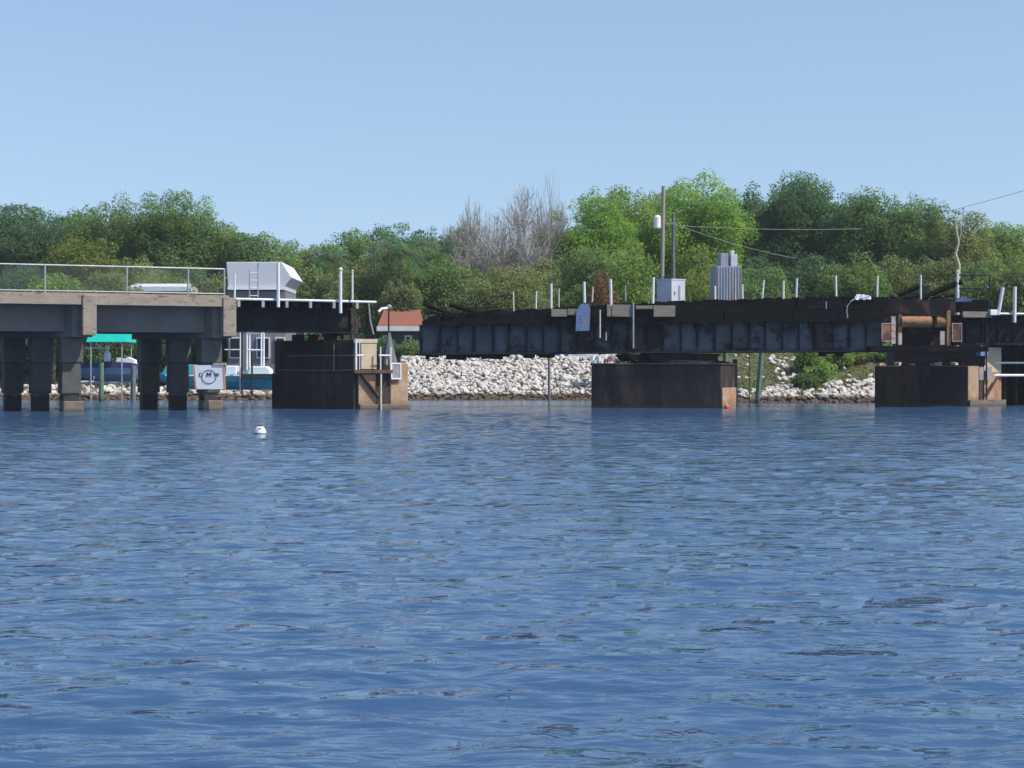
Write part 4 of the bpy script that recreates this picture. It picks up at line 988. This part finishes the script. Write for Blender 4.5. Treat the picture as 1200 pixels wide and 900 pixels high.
mesh_obj('canvas', MB().add([(-.95,-1.2,z0),(.92,-1.2,z0),(.92,1.2,z0),(-.95,1.2,z0),(-.85,-1.0,z1),(.9,-1.0,z1),(.9,1.0,z1),(-.85,1.0,z1)], [(3,2,1,0),(4,5,6,7),(0,1,5,4),(1,2,6,5),(2,3,7,6),(3,0,4,7)]), M['teal'], cn)
for x in (-.75,.7):
    for y in (-1.1,1.1): mesh_obj('post', MB().tube([(x,y,-.8),(x,y,z0)], .035, 6), M['galv'], cn)
dk = thing('boat_lift', 'timber boat lift piles and beams holding the blue grey boat', 'boat lift', ((124-600)*k_, YB, 0))
mesh_obj('pile', MB().tube([(0.0,-1.0,-1),(0,-1.0,zz(425,YB))], .12, 8), M['green_pole'], dk); mesh_obj('pile', MB().tube([(1.5,-1.0,-1),(1.5,-1.0,zz(428,YB))], .12, 8), M['pole_grey'], dk)
mesh_obj('pile', MB().tube([(-1.5,-1.0,-1),(-1.5,-1.0,zz(430,YB))], .12, 8), M['pole_grey'], dk)
mesh_obj('cradle_beam', MB().box(-1.4,1.4,-.8,-.65,zz(449,YB),zz(447.3,YB)), M['galv'], dk)
mesh_obj('pvc_pipe', MB().tube([(-1.35,-1.05,zz(447,YB)),(-.35,-1.05,zz(447,YB)),(-.33,-1.05,zz(441,YB))], .04, 6), M['white'], dk)
mesh_obj('platform', MB().box(-.75,.1,-1.1,-.8,zz(409,YB),zz(407,YB)), M['galv'], dk)
b2 = thing('cabin_boat', 'long turquoise boat with white deck fittings behind the concrete piles', 'boat', ((250-600)*k_, YB+.6, zz(457,YB)))
mesh_obj('hull', hull_mb(5.8,2.0,.72,-1), M['teal_hull'], b2)
mesh_obj('rub_rail', MB().box(-2.2,2.85,-1.03,-1.0,.66,.74), M['board_white'], b2)
mesh_obj('cabin', MB().xz([(-2.5,.68),(-.2,.7),(-.1,1.2),(-2.2,1.2)], -.7,.7), M['teal_hull'], b2, bevel=.05)
mesh_obj('console', MB().box(.55,1.1,-.5,.4,.7,1.15), M['board_white'], b2, bevel=.05)
mesh_obj('engine_cowl', MB().xz([(1.6,.7),(2.7,.7),(2.7,.95),(2.5,1.12),(1.7,1.12)], -.6,.5), M['board_white'], b2, bevel=.05)
mesh_obj('seat_cushion', MB().box(1.15,1.6,-.5,.4,.7,.9), M['pale_rust'], b2, bevel=.04)
ttx = (300-253)*k_
mb = MB()
for x in (ttx-.32, ttx+.36):
    for y in (-.5,.4): mb.tube([(x,y,.7),(x,y,zz(390,YB)-zz(457,YB))], .045, 6)
for y in (-.5,.4): mb.tube([(ttx-.34,y,zz(390,YB)-zz(457,YB)),(ttx+.38,y,zz(390,YB)-zz(457,YB))], .055, 6).tube([(ttx-.34,y,zz(410,YB)-zz(457,YB)),(ttx+.38,y,zz(410,YB)-zz(457,YB))], .04, 6)
mesh_obj('tower_frame', mb, M['board_white'], b2)
dk2 = thing('dock_frame', 'dark dock frame with pale rails beside the turquoise boat', 'dock', ((288-600)*k_, YB-.9, 0))
for x in (-.05, .42): mesh_obj('pile', MB().tube([(x,0,.3),(x,0,zz(390 if x < 0 else 412,YB))], .05, 6), M['black_steel'], dk2)
mesh_obj('beam', MB().box(-.1,1.4,-.06,.06,zz(441,YB),zz(438,YB)).box(-.1,1.4,-.05,1.5,zz(443,YB),zz(441.3,YB)), M['black_steel'], dk2)
mesh_obj('white_post', MB().tube([(-.18,.3,.3),(-.18,.3,zz(388,YB))], .035, 6), M['white'], dk2)
mesh_obj('white_handrail', MB().tube([(-.9,.3,zz(410,YB)),(-.18,.3,zz(410,YB))], .035, 6), M['white'], dk2)
# small craft at the top of the rocks
for px, w_, y0, Y, m_, lab in ((656,.75,419,96.8,'blue','small blue dinghy on the bank under the girder'), (683,.9,419,97,'board_white','small white dinghy on the bank right of the blue dinghy')):
    d_ = thing('dinghy', lab, 'boat', ((px-600)/F*Y, Y, 2.02), R(4), 'dinghies on top of the rock bank')
    mesh_obj('hull', hull_mb(w_*1.3,.6,.3), M[m_], d_); mesh_obj('seat', MB().box(-.1,.1,-.24,.24,.3,.34), M['grey_wood'], d_)
bb = thing('bucket_pile', 'heap of white and red buckets on the bank left of the pivot pier', 'buckets', ((708-600)/F*94, 94.0, 1.6))
for k in range(12):
    x = random.uniform(-.6,.55); y = random.uniform(-.2,.3); z = random.uniform(-.1,.35)
    mesh_obj('bucket', MB().lathe([(.10,0),(.13,.24),(.115,.24),(.09,.03)], (x,y,z), 9), M['red'] if k in (2,7) else M['board_white'], bb)
# poles
up = thing('utility_pole', 'tall pale wooden utility pole with a white transformer on its left', 'utility pole', (at(777,0,103).x, 103, 1.9))
h = zz(218,103)-1.9
mesh_obj('pole', MB().tube([(-.12,0,-.3),(.02,0,h)], .13, 10, .10), M['pole_wood'], up)
mesh_obj('transformer', MB().lathe([(.16,0),(.19,.06),(.19,.62),(.12,.72)], (-.32,-.05,zz(268,103)-1.9), 12), M['board_white'], up)
mesh_obj('bracket', MB().box(-.36,.05,-.02,.03,zz(262,103)-1.9,zz(260.5,103)-1.9), M['galv'], up)
mesh_obj('crossarm', MB().box(-.1,.7,-.06,.04,zz(263,103)-1.9,zz(261,103)-1.9), M['pole_wood'], up)
up2 = thing('utility_pole', 'shorter dark grey utility pole just right of the tall wooden one', 'utility pole', (at(789,0,103.5).x, 103.5, 1.9))
mesh_obj('pole', MB().tube([(0,0,-.3),(0,0,zz(252,103.5)-1.9)], .11, 8, .085), M['pole_grey'], up2)
mesh_obj('insulator', MB().lathe([(.05,0),(.07,.06),(.03,.14)], (0,0,zz(252,103.5)-1.9), 8), M['pole_grey'], up2)
for (a, ya, b, yb, Ya, Yb, sag, m_, lab) in (
     (789,264,1010,268,103.5,103,.12,'wire_pale','pale cable running level from the grey utility pole to the right'),
     (789,262,932,303,103.5,100,.15,'wire_pale','cable sloping down to the right over the dark trees'),
     (1010,268,1260,205,112,70,.2,'wire','thin cable rising against the sky at the right edge')):
    p = at(a,ya,Ya); q = at(b,yb,Yb)
    pts = [p.lerp(q, i/12) - Vector((0,0,sag*4*(i/12)*(1-i/12))) for i in range(13)]
    o = mesh_obj('overhead_cable', MB().tube([tuple(x-p) for x in pts], .010 if m_ == 'wire_pale' else .009, 4), M[m_], loc=p)
    setp(o, lab, 'cable', 'overhead cables')
for px, y0, y1, Y, r, lean, m_, lab in ((643.5,470,414,91,.06,0,'pole_grey','thin grey stake in the water before the white rocks'),
      (886,468,408,83,.11,.25,'green_pole','green pole leaning right in front of the grassy bank'),
      (850,440,408,80,.11,0,'green_pole','green pole just behind the right end of the pivot pier'),
      (878,478,408,79,.02,0,'black_steel','thin dark rod beside the leaning green pole')):
    p = at(px, y0, Y); p.z = -.6; o = mesh_obj('mooring_pole', MB().tube([(0,0,0),(lean,0,zz(y1,Y)+.6)], r, 8), M[m_], loc=p)
    setp(o, lab, 'pole', 'poles standing near the far shore')
sn = thing('dead_snag', 'pale twisted dead branch standing above the black rail', 'dead tree', (at(1121,0,101).x, 101, 2))
mesh_obj('trunk', MB().tube([(0,0,0),(.05,0,3.5),(.12,0,5.0),(-.06,0,5.6),(.1,0,6.2),(-.02,0,6.9),(-.08,0,7.4)], .13, 6, .04), mat('dead_wood', (0.5,0.45,0.3), (0.36,0.32,0.2), 3), sn)
mesh_obj('branch', MB().tube([(.1,0,6.2),(.25,0,6.7),(.22,.1,7.3)], .05, 5, .02), M['bare_bark'], sn)

# ------------------------------------------------------------------ rocks
def rock_mesh(seed):
    g = random.Random(seed); n = 3
    vs = []; fs = []
    import bmesh
    bm = bmesh.new(); bmesh.ops.create_icosphere(bm, subdivisions=2, radius=1)
    cuts = [(Vector((g.gauss(0,1),g.gauss(0,1),g.gauss(0,1))).normalized(), g.uniform(.5,.8)) for _ in range(9)]
    for v in bm.verts:
        for n_, d_ in cuts:
            e = v.co.dot(n_) - d_
            if e > 0: v.co -= n_*e*.95
        v.co.x *= 1.2; v.co.z *= .85
    me = bpy.data.meshes.new('rock'); bm.to_mesh(me); bm.free(); me.materials.append(M['rock']); return me
RK = [rock_mesh(s) for s in range(8)]
rocks = []
def scatter(px0, px1, n, dmax, smin, smax, keep=1.0, dmin=-.3):
    for _ in range(n):
        px = random.uniform(px0, px1); d = random.uniform(dmin, dmax)
        x = (px-600)/F*92; y = shore_y(x)+d; x = (px-600)/F*y; z = bank_z(x, y)
        rocks.append((x, y, z, random.uniform(smin, smax)**1.0))
scatter(470, 740, 2900, 2.9, .065, .135)
scatter(470, 740, 160, 2.9, .16, .22)
scatter(-20, 475, 700, 1.6, .10, .20)
scatter(740, 1045, 420, 0.8, .08, .16)
scatter(962, 1045, 170, 1.6, .10, .19)
scatter(900, 940, 95, 4.0, .07, .16)
scatter(855, 1045, 60, 4.6, .06, .15)
scatter(1045, 1260, 500, 3.0, .12, .24)
big = sorted(range(len(rocks)), key=lambda i: -rocks[i][3]/rocks[i][1] if -0 <= rocks[i][0] or rocks[i][0] < 3 else 0)
vis = [i for i in big if (480 < rocks[i][0]/rocks[i][1]*F+600 < 690) or (865 < rocks[i][0]/rocks[i][1]*F+600 < 1022)][:300]
vs_ = set(vis)
for i in vis:
    x, y, z, s = rocks[i]
    o = bpy.data.objects.new('rock', random.choice(RK)); COL.objects.link(o)
    o.location = (x, y, z+s*.35); o.scale = (s, s, s); o.rotation_euler = (random.uniform(-.5,.5), random.uniform(-.5,.5), random.uniform(0,6.28))
    setp(o, 'pale limestone boulder, one of the larger ones of the rock bank across the water', 'rock', 'larger boulders of the rock bank')
tv = [np.array([v.co for v in me.vertices]) for me in RK]; tf_ = [np.array([p.vertices for p in me.polygons]) for me in RK]
V = []; Fc = []; nb_ = 0
for i, (x, y, z, s) in enumerate(rocks):
    if i in vs_: continue
    k = random.randrange(8); m3 = np.array(Matrix.Rotation(random.uniform(0,6.28),3,'Z') @ Matrix.Rotation(random.uniform(-.5,.5),3,'X'))
    v = tv[k] @ m3.T * s + np.array([x, y, z+s*.3]); V.append(v); Fc.append(tf_[k]+nb_); nb_ += len(v)
mb = MB(); mb.v = np.vstack(V).tolist(); mb.f = np.vstack(Fc).tolist()
setp(mesh_obj('riprap', mb, M['rock']), 'smaller pale limestone rubble of the far bank', 'rocks', kind='stuff')

# bank grass (ground cover) and shrubs
def grass_patch(px0, px1, d0, d1, n, h, c1, c2, seed):
    g = np.random.default_rng(seed); px = g.uniform(px0,px1,n); d = g.uniform(d0,d1,n)
    P_ = []
    for a, b in zip(px, d):
        x = (a-600)/F*92; y = shore_y(x)+b; x = (a-600)/F*y; P_.append((x, y, bank_z(x,y)+h*.4*g.random()))
    P_ = np.array(P_); k = g.random((n,1)); col = (np.array(c1)*(1-k)+np.array(c2)*k)*(0.6+.8*g.random((n,1)))
    nor = g.normal(size=(n,3))*.6+np.array([.3,-.6,.6]); return P_, nor, h*(.5+g.random(n))*.5, col
parts = [grass_patch(720, 1260, .7, 7, 44000, .13, (0.30,0.29,0.14), (0.17,0.24,0.08), 1),
         grass_patch(470, 720, 2.8, 6, 4000, .2, (0.10,0.13,0.04), (0.06,0.09,0.03), 2),
         grass_patch(-40, 470, 1.4, 12, 14000, .18, (0.08,0.11,0.04), (0.05,0.075,0.03), 3)]
me = cards_mesh('grass', *[np.concatenate([p[i] for p in parts]) for i in range(4)], 0.7)
o = bpy.data.objects.new('grass', me); COL.objects.link(o); setp(o, 'dry grass and weeds covering the far bank', 'grass', kind='stuff')
for i, (px, top, wpx, Y, c, lab) in enumerate((
    (948, 407, 34, 87.0, (0.16,0.25,0.08), 'bright green shrub, upper clump of three growing down the bank'),
    (962, 422, 36, 86.4, LT, 'light green shrub, middle clump of three growing down the bank'),
    (945, 438, 30, 85.9, (0.14,0.21,0.08), 'bright green shrub, lowest clump of three near the waterline rocks'),
    (452, 396, 30, 98.2, DK, 'dark green shrub in front of the left end of the red roofed house'),
    (484, 398, 34, 98.0, MD, 'green shrub in front of the right end of the red roofed house'),
    (1000, 404, 62, 88.4, OL, 'grey green shrub left of the rusty cornered pier'),
    (978, 406, 40, 87.6, LT, 'yellowish green weedy shrub between the bright shrub and the grey green shrub'),
    (930, 404, 34, 90, DK, 'small dark green weed clump high on the grassy bank'),
    (905, 404, 24, 90, MD, 'small green weed clump right of the leaning green pole'),
    (1035, 402, 40, 88.5, MD, 'green bush peeking out behind the rusty cornered pier'))):
    x = (px-600)/F*Y
    tree('bank_shrub', lab, px, top, wpx, Y, c, 500+i, bot=455 if Y < 87.2 else 425, zg=bank_z(x, Y)-.1, group='shrubs on the rocky bank', cat='bush', nl=12, leaf=.07, lobe=(.3,.45))

# floating seagrass on the near water
mb = MB(); g = random.Random(3)
for cx, cy in ((580,817),(642,860),(790,862)):
    Y = HC*F/(cy-YH)
    for k in range(4):
        x = (cx-600)/F*Y + g.gauss(0,.05); y = Y+g.gauss(0,.05); a = g.gauss(0,.35); L_ = g.uniform(.05,.16)
        mb.tube([(x,y,.012),(x+L_*.5*math.cos(a),y+L_*.5*math.sin(a),.02),(x+L_*math.cos(a),y+L_*math.sin(a),.012)], .0022, 3)
setp(mesh_obj('seagrass', mb, M['seaweed']), 'loose brown seagrass strands floating on the water', 'seagrass', kind='stuff')

# ------------------------------------------------------------------ thin humid air
hz = MB().box(-240, 240, -6, 230, -2.6, 22)
hm = bpy.data.materials.new('haze'); hm.use_nodes = True; N = hm.node_tree.nodes
N.remove(N['Principled BSDF']); pvn = N.new('ShaderNodeVolumePrincipled')
pvn.inputs['Color'].default_value = (0.86, 0.90, 0.96, 1); pvn.inputs['Density'].default_value = 0.00032; pvn.inputs['Anisotropy'].default_value = 0.2
hm.node_tree.links.new(pvn.outputs[0], N['Material Output'].inputs['Volume'])
setp(mesh_obj('haze', hz, hm), kind='stuff')
